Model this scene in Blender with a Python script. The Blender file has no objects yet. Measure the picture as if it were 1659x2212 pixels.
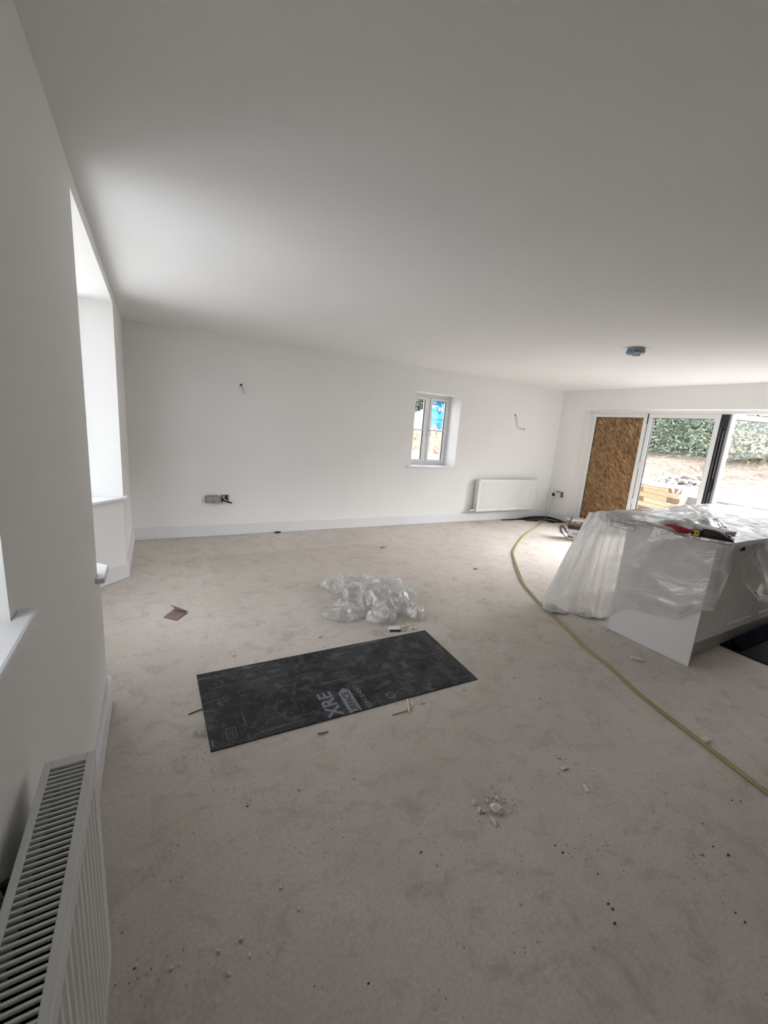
import bpy, bmesh, math, random
from mathutils import Vector, Matrix, noise
R = random.Random(7)
SC = bpy.context.scene
COL = SC.collection

# ------------------------------------------------------------------ camera
F_PX, CAM = 886.288, (0.2476, -5.3758, 1.4987)
YAW, PITCH, ROLL = 0.5186, 0.2038, 0.0754
cam = bpy.data.cameras.new('camera')
cam.sensor_fit = 'VERTICAL'
cam.sensor_height = 36.0
cam.lens = F_PX / 2212 * 36.0
cam.clip_start = 0.02
cam.clip_end = 300
camo = bpy.data.objects.new('camera', cam)
COL.objects.link(camo)
fw = Vector((math.sin(YAW)*math.cos(PITCH), math.cos(YAW)*math.cos(PITCH), -math.sin(PITCH)))
rt = Vector((math.cos(YAW), -math.sin(YAW), 0)); up = rt.cross(fw)
r2 = rt*math.cos(ROLL) + up*math.sin(ROLL); u2 = up*math.cos(ROLL) - rt*math.sin(ROLL)
camo.matrix_world = Matrix(((r2.x, u2.x, -fw.x, CAM[0]), (r2.y, u2.y, -fw.y, CAM[1]), (r2.z, u2.z, -fw.z, CAM[2]), (0, 0, 0, 1)))
SC.camera = camo

# ------------------------------------------------------------------ sky: bright even overcast
w = bpy.data.worlds.new('overcast_sky'); SC.world = w; w.use_nodes = True
bg = w.node_tree.nodes['Background']
bg.inputs[0].default_value = (0.945, 0.96, 1.0, 1); bg.inputs[1].default_value = 1.0
# hazy sun behind thin cloud on the garden side: very soft, no hard shadows
sl = bpy.data.lights.new('hazy_sun', 'SUN'); sl.energy = 4.7; sl.angle = math.radians(58); sl.color = (0.985, 0.985, 1.0)
so = bpy.data.objects.new('hazy_sun', sl); COL.objects.link(so)
SAZ, SEL = math.radians(-18), math.radians(36)
so.rotation_euler = (-Vector((math.cos(SEL)*math.cos(SAZ), math.cos(SEL)*math.sin(SAZ), math.sin(SEL)))).to_track_quat('-Z', 'Y').to_euler()
SC.view_settings.view_transform = 'Standard'
SC.view_settings.look = 'None'
SC.view_settings.gamma = 1.0
SC.view_settings.use_curve_mapping = False
SC.view_settings.exposure = 2.39
try:
    SC.cycles.diffuse_bounces = 5; SC.cycles.max_bounces = 8; SC.cycles.glossy_bounces = 2; SC.cycles.transparent_max_bounces = 12
    SC.cycles.use_adaptive_sampling = True; SC.cycles.adaptive_threshold = 0.06; SC.cycles.caustics_reflective = False; SC.cycles.caustics_refractive = False; SC.cycles.use_light_tree = False
    SC.cycles.use_denoising = True
    SC.cycles.sample_clamp_indirect = 6.0
except Exception: pass
def portal(name, loc, sx, sy, d):
    l = bpy.data.lights.new(name, 'AREA'); l.shape = 'RECTANGLE'; l.size = sx; l.size_y = sy
    l.cycles.is_portal = True
    o = bpy.data.objects.new(name, l); COL.objects.link(o); o.location = loc
    o.rotation_euler = Vector(d).to_track_quat('-Z', 'Y').to_euler()
portal('bay_daylight_portal', (-0.97, -2.18, 1.53), 2.3, 1.6, (1, 0, 0))
portal('near_window_daylight_portal', (-0.40, -4.745, 1.56), 0.66, 1.0, (1, 0, 0))
portal('back_window_daylight_portal', (4.156, 0.40, 1.5), 0.88, 1.14, (0, -1, 0))
portal('door_daylight_portal', (7.42, -2.41, 1.03), 3.9, 2.1, (-1, 0, 0))

# ------------------------------------------------------------------ materials
MATS = {}
def newmat(name):
    m = bpy.data.materials.new(name); m.use_nodes = True; MATS[name] = m
    nt = m.node_tree; b = nt.nodes['Principled BSDF']
    return m, nt, b
def plain(name, col, rough=0.6, metal=0.0, bump=0.0, bscale=60, var=0.0, vscale=8, spec=0.5, det=3):
    m, nt, b = newmat(name)
    b.inputs['Base Color'].default_value = (*col, 1); b.inputs['Roughness'].default_value = rough
    b.inputs['Metallic'].default_value = metal; b.inputs['Specular IOR Level'].default_value = spec
    tc = nt.nodes.new('ShaderNodeTexCoord')
    if var > 0:
        n = nt.nodes.new('ShaderNodeTexNoise'); n.inputs['Scale'].default_value = vscale; n.inputs['Detail'].default_value = det
        nt.links.new(tc.outputs['Object'], n.inputs['Vector'])
        r = nt.nodes.new('ShaderNodeValToRGB')
        r.color_ramp.elements[0].position = 0.3; r.color_ramp.elements[1].position = 0.7
        r.color_ramp.elements[0].color = (*[c*(1-var) for c in col], 1); r.color_ramp.elements[1].color = (*[min(1, c*(1+var)) for c in col], 1)
        nt.links.new(n.outputs['Fac'], r.inputs['Fac']); nt.links.new(r.outputs['Color'], b.inputs['Base Color'])
    if bump > 0:
        n = nt.nodes.new('ShaderNodeTexNoise'); n.inputs['Scale'].default_value = bscale; n.inputs['Detail'].default_value = 4
        nt.links.new(tc.outputs['Object'], n.inputs['Vector'])
        bp = nt.nodes.new('ShaderNodeBump'); bp.inputs['Strength'].default_value = bump; bp.inputs['Distance'].default_value = 0.002
        nt.links.new(n.outputs['Fac'], bp.inputs['Height']); nt.links.new(bp.outputs['Normal'], b.inputs['Normal'])
    return m
def N(nt, t, **kw):
    n = nt.nodes.new(t)
    for k, v in kw.items():
        if k in n.inputs: n.inputs[k].default_value = v
        else: setattr(n, k, v)
    return n
def ramp(nt, src, p0, p1, c0=(0, 0, 0, 1), c1=(1, 1, 1, 1)):
    r = nt.nodes.new('ShaderNodeValToRGB'); e = r.color_ramp.elements
    e[0].position = p0; e[1].position = p1; e[0].color = c0; e[1].color = c1
    nt.links.new(src, r.inputs['Fac']); return r.outputs['Color']
def mix(nt, fac, a, b, mode='MIX'):
    n = nt.nodes.new('ShaderNodeMix'); n.data_type = 'RGBA'; n.blend_type = mode
    for s, v in ((n.inputs[0], fac), (n.inputs[6], a), (n.inputs[7], b)):
        if hasattr(v, 'links'): nt.links.new(v, s)
        elif isinstance(v, tuple): s.default_value = v if len(v) == 4 else (*v, 1)
        else: s.default_value = v
    return n.outputs[2]
def mth(nt, op, a, b=0.0, clamp=False):
    n = nt.nodes.new('ShaderNodeMath'); n.operation = op; n.use_clamp = clamp
    for s, v in ((n.inputs[0], a), (n.inputs[1], b)):
        if hasattr(v, 'links'): nt.links.new(v, s)
        else: s.default_value = v
    return n.outputs[0]
def bump(nt, b, h, strength=0.3, dist=0.003):
    bp = nt.nodes.new('ShaderNodeBump'); bp.inputs['Strength'].default_value = strength; bp.inputs['Distance'].default_value = dist
    nt.links.new(h, bp.inputs['Height']); nt.links.new(bp.outputs['Normal'], b.inputs['Normal'])

paint = plain('white_wall_paint', (0.855, 0.857, 0.842), 0.75, var=0.012, vscale=1.5, det=2)
ceilm = plain('white_ceiling_paint', (0.85, 0.852, 0.843), 0.85, var=0.012, vscale=1.2, det=2)
gloss = plain('white_gloss_trim', (0.78, 0.78, 0.80), 0.35, var=0.02, vscale=3)
upvc = plain('white_upvc', (0.80, 0.81, 0.82), 0.3)
radm = plain('radiator_white_enamel', (0.78, 0.79, 0.78), 0.35)
raddark = plain('radiator_inside', (0.035, 0.035, 0.036), 0.6)
gasket = plain('black_rubber_gasket', (0.010, 0.010, 0.012), 0.5)
alum = plain('grey_aluminium', (0.32, 0.33, 0.35), 0.35, metal=0.6)
chrome = plain('chrome', (0.7, 0.7, 0.7), 0.15, metal=1.0)
steelbox = plain('galvanised_back_box', (0.20, 0.20, 0.20), 0.4, metal=0.6)
blackp = plain('black_plastic', (0.012, 0.012, 0.013), 0.45)
blackm = plain('black_matt', (0.008, 0.008, 0.009), 0.8)
whitep = plain('white_plastic', (0.72, 0.72, 0.74), 0.35)
greyp = plain('grey_plastic', (0.33, 0.33, 0.34), 0.4, var=0.1, vscale=40)
cabm = plain('pale_grey_cabinet', (0.80, 0.79, 0.78), 0.5, bump=0.03, bscale=120)
plinthm = plain('plinth_board', (0.50, 0.47, 0.44), 0.55, var=0.03, vscale=12)
worktop = plain('worktop_white', (0.50, 0.49, 0.475), 0.4)
cardb = plain('brown_cardboard', (0.25, 0.165, 0.13), 0.85, var=0.12, vscale=25)
cardgrey = plain('grey_card_face', (0.27, 0.26, 0.255), 0.7, var=0.05, vscale=6)
yellow = plain('yellow_plastic', (0.75, 0.44, 0.03), 0.4)
leather = plain('dark_brown_leather', (0.028, 0.016, 0.013), 0.5, bump=0.4, bscale=60)
paperw = plain('white_paper', (0.74, 0.73, 0.76), 0.7)
plaster = plain('plaster_lump', (0.74, 0.69, 0.62), 0.9, bump=0.5, bscale=150, var=0.12, vscale=60)
grit = plain('dark_grit', (0.07, 0.06, 0.05), 0.9)
woodsp = plain('pale_wood_splinter', (0.80, 0.74, 0.62), 0.8, var=0.1, vscale=50)
timber = plain('timber_block', (0.55, 0.33, 0.12), 0.7, var=0.2, vscale=14)
cordm = plain('yellow_green_cable', (0.34, 0.33, 0.145), 0.5, var=0.1, vscale=4)
wirem = plain('grey_cable', (0.45, 0.45, 0.44), 0.5)
navy = plain('navy_black_sheet', (0.006, 0.007, 0.010), 0.8, var=0.4, vscale=7, spec=0.08)
bluefilm = plain('blue_protective_film', (0.12, 0.25, 0.33), 0.3, bump=0.6, bscale=40, var=0.5, vscale=30)
bluec = plain('bright_blue_steel', (0.0, 0.16, 0.34), 0.5, var=0.08, vscale=2)
blued = plain('mid_blue_steel', (0.0, 0.10, 0.23), 0.5)
cream = plain('cream_panel', (0.75, 0.66, 0.40), 0.5)
paleground = plain('pale_stony_ground', (0.25, 0.23, 0.20), 0.95, bump=0.8, bscale=12, var=0.3, vscale=3)
gravel = plain('orange_gravel', (0.14, 0.095, 0.062), 0.95, bump=1.0, bscale=18, var=0.75, vscale=9)
paving = plain('pale_paving', (0.26, 0.245, 0.25), 0.9, var=0.12, vscale=6)
kerbm = plain('white_kerb', (0.45, 0.44, 0.43), 0.9)
membrane = plain('white_membrane', (0.60, 0.62, 0.65), 0.7, var=0.1, vscale=10)
brickm = plain('brown_house_wall', (0.17, 0.12, 0.10), 0.9, var=0.3, vscale=5)
roofm = plain('house_roof', (0.20, 0.18, 0.20), 0.9, var=0.2, vscale=6)
fencem = plain('grey_fence_board', (0.20, 0.18, 0.15), 0.9, var=0.25, vscale=9)
barkm = plain('bark', (0.09, 0.07, 0.05), 0.9)
rubm = plain('rubble', (0.33, 0.31, 0.295), 0.95, var=0.3, vscale=20)

def make_floor_mat():
    m, nt, b = newmat('dusty_screed_floor')
    tc = N(nt, 'ShaderNodeTexCoord'); P = tc.outputs['Object']
    sep = N(nt, 'ShaderNodeSeparateXYZ'); nt.links.new(P, sep.inputs[0])
    def noi(scale, detail=3, rough=0.6, vec=P, dist=0.0):
        n = N(nt, 'ShaderNodeTexNoise', Scale=scale, Detail=detail, Roughness=rough, Distortion=dist); nt.links.new(vec, n.inputs['Vector']); return n.outputs['Fac']
    base = mix(nt, ramp(nt, noi(0.9), 0.35, 0.68), (0.55, 0.495, 0.44), (0.655, 0.60, 0.545))
    base = mix(nt, ramp(nt, noi(5.0, 4, 0.7), 0.30, 0.70), base, mix(nt, 0.5, base, (0.68, 0.64, 0.60)))
    # scuffs and smears drawn along one direction
    mp = N(nt, 'ShaderNodeMapping'); mp.inputs['Rotation'].default_value = (0, 0, 0.5); mp.inputs['Scale'].default_value = (5, 12, 1); nt.links.new(P, mp.inputs['Vector'])
    sc = ramp(nt, noi(1.3, 4, 0.75, mp.outputs[0], 0.6), 0.54, 0.66)
    area = ramp(nt, noi(1.1, 2), 0.44, 0.60)
    base = mix(nt, mth(nt, 'MULTIPLY', mth(nt, 'MULTIPLY', sc, area), 0.24), base, (0.20, 0.17, 0.145))
    # smudges and fine grain
    base = mix(nt, mth(nt, 'MULTIPLY', ramp(nt, noi(6.5, 5, 0.75, P, 0.8), 0.51, 0.68), 0.40), base, (0.29, 0.25, 0.215))
    base = mix(nt, mth(nt, 'MULTIPLY', ramp(nt, noi(85, 2, 0.7), 0.38, 0.62), 0.22), base, (0.30, 0.265, 0.235))
    # dark dabs
    v = N(nt, 'ShaderNodeTexVoronoi', Scale=9.0); nt.links.new(P, v.inputs['Vector'])
    dab = mth(nt, 'MULTIPLY', ramp(nt, v.outputs['Distance'], 0.03, 0.09, (1, 1, 1, 1), (0, 0, 0, 1)), ramp(nt, noi(2.2, 2), 0.50, 0.60))
    base = mix(nt, mth(nt, 'MULTIPLY', dab, 0.8), base, (0.10, 0.085, 0.07))
    v2 = N(nt, 'ShaderNodeTexVoronoi', Scale=42.0); nt.links.new(P, v2.inputs['Vector'])
    sp = mth(nt, 'MULTIPLY', ramp(nt, v2.outputs['Distance'], 0.06, 0.17, (1, 1, 1, 1), (0, 0, 0, 1)), ramp(nt, noi(3.1, 3), 0.48, 0.60))
    base = mix(nt, mth(nt, 'MULTIPLY', sp, 0.9), base, (0.13, 0.11, 0.095))
    # pale plaster flecks
    v3 = N(nt, 'ShaderNodeTexVoronoi', Scale=30.0); mp3 = N(nt, 'ShaderNodeMapping'); mp3.inputs['Location'].default_value = (3.3, 1.7, 0); nt.links.new(P, mp3.inputs['Vector']); nt.links.new(mp3.outputs[0], v3.inputs['Vector'])
    pf = mth(nt, 'MULTIPLY', ramp(nt, v3.outputs['Distance'], 0.05, 0.10, (1, 1, 1, 1), (0, 0, 0, 1)), ramp(nt, noi(1.7, 2, 0.5, mp3.outputs[0]), 0.52, 0.60))
    base = mix(nt, mth(nt, 'MULTIPLY', pf, 0.6), base, (0.62, 0.57, 0.51))
    # white spatter patch by the near radiator
    dx = mth(nt, 'MULTIPLY', mth(nt, 'SUBTRACT', sep.outputs[0], 0.36), 5.0); dy = mth(nt, 'MULTIPLY', mth(nt, 'ADD', sep.outputs[1], 4.48), 6.0)
    rad = mth(nt, 'SQRT', mth(nt, 'ADD', mth(nt, 'MULTIPLY', dx, dx), mth(nt, 'MULTIPLY', dy, dy)))
    v4 = N(nt, 'ShaderNodeTexVoronoi', Scale=75.0); nt.links.new(P, v4.inputs['Vector'])
    s4 = mth(nt, 'MULTIPLY', ramp(nt, v4.outputs['Distance'], 0.12, 0.25, (1, 1, 1, 1), (0, 0, 0, 1)), ramp(nt, rad, 0.25, 1.0, (1, 1, 1, 1), (0, 0, 0, 1)))
    s4 = mth(nt, 'MULTIPLY', s4, ramp(nt, noi(30, 1), 0.45, 0.6))
    base = mix(nt, mth(nt, 'MULTIPLY', s4, 0.6), base, (0.60, 0.55, 0.48))
    # faint rectangle where a sheet has lain: dust line round a cleaner patch
    ex = ramp(nt, mth(nt, 'SUBTRACT', sep.outputs[0], 0.68), 0.0, 0.03); ey = ramp(nt, mth(nt, 'SUBTRACT', -0.80, sep.outputs[1]), 0.0, 0.03)
    fade = ramp(nt, mth(nt, 'MULTIPLY', sep.outputs[1], -0.3), 0.3, 0.75, (1, 1, 1, 1), (0, 0, 0, 1))
    fadx = ramp(nt, mth(nt, 'MULTIPLY', sep.outputs[0], 0.2), 0.3, 0.75, (1, 1, 1, 1), (0, 0, 0, 1))
    rect = mth(nt, 'MULTIPLY', mth(nt, 'MULTIPLY', ex, ey), mth(nt, 'MULTIPLY', fade, fadx))
    base = mix(nt, mth(nt, 'MULTIPLY', rect, 0.22), base, (0.33, 0.275, 0.23))
    nt.links.new(base, b.inputs['Base Color'])
    b.inputs['Roughness'].default_value = 0.82; b.inputs['Specular IOR Level'].default_value = 0.3
    h = mth(nt, 'ADD', mth(nt, 'MULTIPLY', noi(55, 3, 0.7), 0.6), mth(nt, 'MULTIPLY', noi(9, 3, 0.6), 0.8))
    bump(nt, b, h, 0.5, 0.006)
    return m
floorm = make_floor_mat()

def make_board_mat():
    m, nt, b = newmat('black_printed_protection_sheet')
    tc = N(nt, 'ShaderNodeTexCoord'); P = tc.outputs['Object']
    def noi(scale, detail=6, rough=0.6, dist=0.0, loc=(0, 0, 0), sc=(1, 1, 1)):
        mp = N(nt, 'ShaderNodeMapping'); mp.inputs['Location'].default_value = loc; mp.inputs['Scale'].default_value = sc; nt.links.new(P, mp.inputs['Vector'])
        n = N(nt, 'ShaderNodeTexNoise', Scale=scale, Detail=detail, Roughness=rough, Distortion=dist); nt.links.new(mp.outputs[0], n.inputs['Vector']); return n.outputs['Fac']
    dust = mth(nt, 'MULTIPLY', ramp(nt, noi(3.2, 8, 0.65, 0.8), 0.42, 0.72), ramp(nt, noi(40, 5, 0.7), 0.25, 0.75))
    col = mix(nt, dust, (0.012, 0.013, 0.016), (0.075, 0.078, 0.083))
    # boot-tread marks: cracked cells in patches
    v = N(nt, 'ShaderNodeTexVoronoi', Scale=48.0, feature='DISTANCE_TO_EDGE'); v.distance = 'CHEBYCHEV' if False else v.distance; nt.links.new(P, v.inputs['Vector'])
    bmp = N(nt, 'ShaderNodeMapping'); bmp.inputs['Rotation'].default_value = (0, 0, 0.7); bmp.inputs['Scale'].default_value = (26, 26, 1); nt.links.new(P, bmp.inputs['Vector'])
    nd = N(nt, 'ShaderNodeTexNoise', Scale=3.0, Detail=2); nt.links.new(P, nd.inputs['Vector']); av = N(nt, 'ShaderNodeVectorMath', operation='ADD'); sv = N(nt, 'ShaderNodeVectorMath', operation='SCALE'); sv.inputs['Scale'].default_value = 5.0
    nt.links.new(nd.outputs['Color'], sv.inputs[0]); nt.links.new(bmp.outputs[0], av.inputs[0]); nt.links.new(sv.outputs[0], av.inputs[1])
    bk = N(nt, 'ShaderNodeTexBrick', Scale=1.0); bk.inputs['Mortar Size'].default_value = 0.06; bk.inputs['Brick Width'].default_value = 0.8; bk.inputs['Row Height'].default_value = 0.45; nt.links.new(av.outputs[0], bk.inputs['Vector'])
    crack = bk.outputs['Fac']
    patch = ramp(nt, noi(4.2, 3, 0.5, 0.0, (2.2, 0.4, 0)), 0.52, 0.58)
    col = mix(nt, mth(nt, 'MULTIPLY', patch, 0.55), col, (0.070, 0.073, 0.078))
    col = mix(nt, mth(nt, 'MULTIPLY', mth(nt, 'MULTIPLY', crack, patch), 0.8), col, (0.008, 0.008, 0.009))
    sm = ramp(nt, noi(5.5, 9, 0.8, 2.5, (7, 3, 0)), 0.50, 0.68)
    col = mix(nt, mth(nt, 'MULTIPLY', sm, 0.55), col, (0.19, 0.195, 0.21))
    # long pale scrape lines
    st = ramp(nt, noi(2.0, 8, 0.75, 0.5, (0, 0, 0), (1.2, 14, 1)), 0.56, 0.70)
    col = mix(nt, mth(nt, 'MULTIPLY', st, 0.7), col, (0.20, 0.20, 0.21))
    nt.links.new(col, b.inputs['Base Color']); b.inputs['Roughness'].default_value = 0.6; b.inputs['Specular IOR Level'].default_value = 0.25
    bump(nt, b, mth(nt, 'ADD', noi(60, 4), mth(nt, 'MULTIPLY', crack, -0.4)), 0.25, 0.002)
    return m
boardm = make_board_mat()
printm = plain('grey_print', (0.20, 0.215, 0.25), 0.6, var=0.12, vscale=30)
printd = plain('faded_grey_print', (0.085, 0.09, 0.10), 0.7, var=0.25, vscale=40)

def make_osb():
    m, nt, b = newmat('osb_strand_board')
    tc = N(nt, 'ShaderNodeTexCoord')
    base = None; h = None
    for i, (rot, sc, c0, c1) in enumerate((((1.15, 0, 0), (1, 15, 50), (0.20, 0.11, 0.045), (0.35, 0.21, 0.095)), ((-0.8, 0, 0), (1, 13, 42), (0.17, 0.09, 0.035), (0.47, 0.30, 0.15)), ((2.1, 0, 0), (1, 18, 60), (0.10, 0.048, 0.018), (0.31, 0.175, 0.078)))):
        mp = N(nt, 'ShaderNodeMapping'); mr = N(nt, 'ShaderNodeMapping'); mr.inputs['Rotation'].default_value = rot; nt.links.new(tc.outputs['Object'], mr.inputs['Vector']); mp.inputs['Scale'].default_value = sc; mp.inputs['Location'].default_value = (i*3.1, i, i*2); nt.links.new(mr.outputs[0], mp.inputs['Vector'])
        n0 = N(nt, 'ShaderNodeTexNoise', Scale=5.0, Detail=2); nt.links.new(tc.outputs['Object'], n0.inputs['Vector'])
        add = N(nt, 'ShaderNodeVectorMath', operation='ADD'); sc2 = N(nt, 'ShaderNodeVectorMath', operation='SCALE'); sc2.inputs['Scale'].default_value = 1.6
        nt.links.new(n0.outputs['Color'], sc2.inputs[0]); nt.links.new(mp.outputs[0], add.inputs[0]); nt.links.new(sc2.outputs[0], add.inputs[1])
        v = N(nt, 'ShaderNodeTexVoronoi', Scale=1.0); nt.links.new(add.outputs[0], v.inputs['Vector'])
        sx = N(nt, 'ShaderNodeSeparateColor'); nt.links.new(v.outputs['Color'], sx.inputs[0])
        c = mix(nt, sx.outputs[0], c0, c1)
        if base is None: base = c
        else: base = mix(nt, ramp(nt, sx.outputs[1], 0.50, 0.56), base, c)
    nt.links.new(base, b.inputs['Base Color']); b.inputs['Roughness'].default_value = 0.7
    bump(nt, b, base, 0.4, 0.002)
    return m
osbm = make_osb()

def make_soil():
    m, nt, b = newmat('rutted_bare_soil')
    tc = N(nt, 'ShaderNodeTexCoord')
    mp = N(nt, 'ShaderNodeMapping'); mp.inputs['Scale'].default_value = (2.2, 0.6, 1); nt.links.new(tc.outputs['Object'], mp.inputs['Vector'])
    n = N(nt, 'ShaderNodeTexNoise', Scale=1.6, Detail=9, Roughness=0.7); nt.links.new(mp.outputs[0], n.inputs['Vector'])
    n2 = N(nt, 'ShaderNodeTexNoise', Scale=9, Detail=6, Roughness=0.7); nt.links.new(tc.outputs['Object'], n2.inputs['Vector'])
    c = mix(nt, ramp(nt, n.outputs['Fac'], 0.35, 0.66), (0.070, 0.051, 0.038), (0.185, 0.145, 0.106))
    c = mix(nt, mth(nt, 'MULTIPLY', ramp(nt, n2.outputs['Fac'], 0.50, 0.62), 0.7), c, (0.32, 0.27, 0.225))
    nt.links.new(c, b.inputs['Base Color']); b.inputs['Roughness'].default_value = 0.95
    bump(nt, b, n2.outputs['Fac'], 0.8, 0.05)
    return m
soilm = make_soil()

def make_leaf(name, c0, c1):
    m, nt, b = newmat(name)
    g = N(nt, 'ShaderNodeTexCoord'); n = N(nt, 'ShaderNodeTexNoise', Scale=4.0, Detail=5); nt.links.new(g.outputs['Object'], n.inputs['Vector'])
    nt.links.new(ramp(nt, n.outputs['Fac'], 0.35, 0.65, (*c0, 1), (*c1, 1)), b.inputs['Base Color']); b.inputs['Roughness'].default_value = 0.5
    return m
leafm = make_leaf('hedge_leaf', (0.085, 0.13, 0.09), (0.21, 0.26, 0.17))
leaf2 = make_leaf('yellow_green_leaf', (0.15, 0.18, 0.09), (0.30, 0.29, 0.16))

def make_plank(name, c0, c1):
    m, nt, b = newmat(name)
    oi = N(nt, 'ShaderNodeObjectInfo'); tc = N(nt, 'ShaderNodeTexCoord')
    mp = N(nt, 'ShaderNodeMapping'); mp.inputs['Scale'].default_value = (2, 2, 30); nt.links.new(tc.outputs['Object'], mp.inputs['Vector'])
    n = N(nt, 'ShaderNodeTexNoise', Scale=2.0, Detail=5); nt.links.new(mp.outputs[0], n.inputs['Vector'])
    c = mix(nt, oi.outputs['Random'], c0, c1)
    c = mix(nt, ramp(nt, n.outputs['Fac'], 0.4, 0.7), c, mix(nt, 0.35, c, (0.10, 0.05, 0.02)))
    nt.links.new(c, b.inputs['Base Color']); b.inputs['Roughness'].default_value = 0.8
    return m
plankm = make_plank('fresh_sawn_timber', (0.36, 0.265, 0.155), (0.46, 0.345, 0.215))
plankd = make_plank('dark_sawn_timber', (0.13, 0.075, 0.045), (0.17, 0.10, 0.065))

def make_glass():
    m = bpy.data.materials.new('clear_glass'); m.use_nodes = True; nt = m.node_tree; nt.nodes.clear()
    o = N(nt, 'ShaderNodeOutputMaterial'); t = N(nt, 'ShaderNodeBsdfTransparent'); g = N(nt, 'ShaderNodeBsdfGlossy'); g.inputs['Roughness'].default_value = 0.0
    t.inputs[0].default_value = (0.98, 0.985, 0.985, 1)
    lw = N(nt, 'ShaderNodeLayerWeight'); lw.inputs['Blend'].default_value = 0.5
    p = mth(nt, 'POWER', lw.outputs['Facing'], 5.0); f = mth(nt, 'ADD', mth(nt, 'MULTIPLY', p, 0.6), 0.035, True)
    mx = N(nt, 'ShaderNodeMixShader'); nt.links.new(f, mx.inputs[0]); nt.links.new(t.outputs[0], mx.inputs[1]); nt.links.new(g.outputs[0], mx.inputs[2]); nt.links.new(mx.outputs[0], o.inputs[0])
    return m
glassm = make_glass()

def make_film(name, opacity, col=(0.88, 0.88, 0.87), crease=0.30, rough=0.18, scale=7.0, uv=None, bstr=0.5, crest=0.0, trans=0.45, gl=0.04):
    m = bpy.data.materials.new(name); m.use_nodes = True; nt = m.node_tree; nt.nodes.clear()
    o = N(nt, 'ShaderNodeOutputMaterial'); t = N(nt, 'ShaderNodeBsdfTransparent'); t.inputs[0].default_value = (0.97, 0.97, 0.97, 1)
    d = N(nt, 'ShaderNodeBsdfDiffuse'); d.inputs[0].default_value = (*col, 1)
    tl = N(nt, 'ShaderNodeBsdfTranslucent'); tl.inputs[0].default_value = (*col, 1)
    g = N(nt, 'ShaderNodeBsdfGlossy'); g.inputs['Roughness'].default_value = rough
    tc = N(nt, 'ShaderNodeTexCoord')
    n = N(nt, 'ShaderNodeTexNoise', Scale=scale, Detail=4, Roughness=0.6, Distortion=0.5)
    if uv:
        mp = N(nt, 'ShaderNodeMapping'); mp.inputs['Scale'].default_value = uv; mp.inputs['Rotation'].default_value = (0, 0, 0.35); nt.links.new(tc.outputs['UV'], mp.inputs['Vector']); nt.links.new(mp.outputs[0], n.inputs['Vector'])
    else: nt.links.new(tc.outputs['Object'], n.inputs['Vector'])
    rid = mth(nt, 'SUBTRACT', 1.0, mth(nt, 'MULTIPLY', mth(nt, 'ABSOLUTE', mth(nt, 'SUBTRACT', n.outputs['Fac'], 0.5)), 9.0), True)
    bp = N(nt, 'ShaderNodeBump'); bp.inputs['Strength'].default_value = bstr; bp.inputs['Distance'].default_value = 0.012; nt.links.new(rid, bp.inputs['Height'])
    for s in (d, tl, g): nt.links.new(bp.outputs[0], s.inputs['Normal'])
    a = N(nt, 'ShaderNodeMixShader'); a.inputs[0].default_value = trans; nt.links.new(d.outputs[0], a.inputs[1]); nt.links.new(tl.outputs[0], a.inputs[2])
    lw = N(nt, 'ShaderNodeLayerWeight'); lw.inputs['Blend'].default_value = 0.5
    f = mth(nt, 'ADD', mth(nt, 'MULTIPLY', mth(nt, 'POWER', rid, 2.0), crease), opacity)
    if crest:
        um = N(nt, 'ShaderNodeUVMap'); um.uv_map = 'crest'; us = N(nt, 'ShaderNodeSeparateXYZ'); nt.links.new(um.outputs[0], us.inputs[0])
        f = mth(nt, 'ADD', f, mth(nt, 'MULTIPLY', us.outputs[0], crest))
    f = mth(nt, 'ADD', f, mth(nt, 'MULTIPLY', mth(nt, 'POWER', lw.outputs['Facing'], 3.0), 0.30), True)
    m1 = N(nt, 'ShaderNodeMixShader'); nt.links.new(f, m1.inputs[0]); nt.links.new(t.outputs[0], m1.inputs[1]); nt.links.new(a.outputs[0], m1.inputs[2])
    gf = mth(nt, 'ADD', mth(nt, 'MULTIPLY', mth(nt, 'POWER', lw.outputs['Facing'], 4.0), 0.45), gl, True)
    m2 = N(nt, 'ShaderNodeMixShader'); nt.links.new(gf, m2.inputs[0]); nt.links.new(m1.outputs[0], m2.inputs[1]); nt.links.new(g.outputs[0], m2.inputs[2])
    nt.links.new(m2.outputs[0], o.inputs[0])
    return m
filmm = make_film('clear_polythene_dust_sheet', 0.42, (0.93, 0.93, 0.92), crease=0.07, scale=2.0, uv=(1.0, 1.6, 1), bstr=0.2, crest=0.36, trans=0.55, gl=0.07)
filmh = make_film('gathered_polythene', 0.62, (0.93, 0.93, 0.92), crease=0.25, scale=22.0, bstr=0.5, trans=0.3, gl=0.07)
filmf = make_film('crumpled_clear_polythene', 0.30, (0.97, 0.97, 0.96), crease=0.10, scale=8.0, rough=0.10, bstr=0.35, crest=0.34, trans=0.5, gl=0.12)
filmy = make_film('yellow_print_on_polythene', 0.50, (0.62, 0.62, 0.14))
filmred = make_film('red_plastic_wrap', 0.80, (0.50, 0.02, 0.05), 0.2, 0.2, 20)
filmclear = make_film('clear_plastic_scrap', 0.18, crease=0.4, scale=30)
inkm = plain('black_ink', (0.03, 0.03, 0.03), 0.6)
inkred = plain('dark_red_ink', (0.22, 0.02, 0.04), 0.6)

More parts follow.
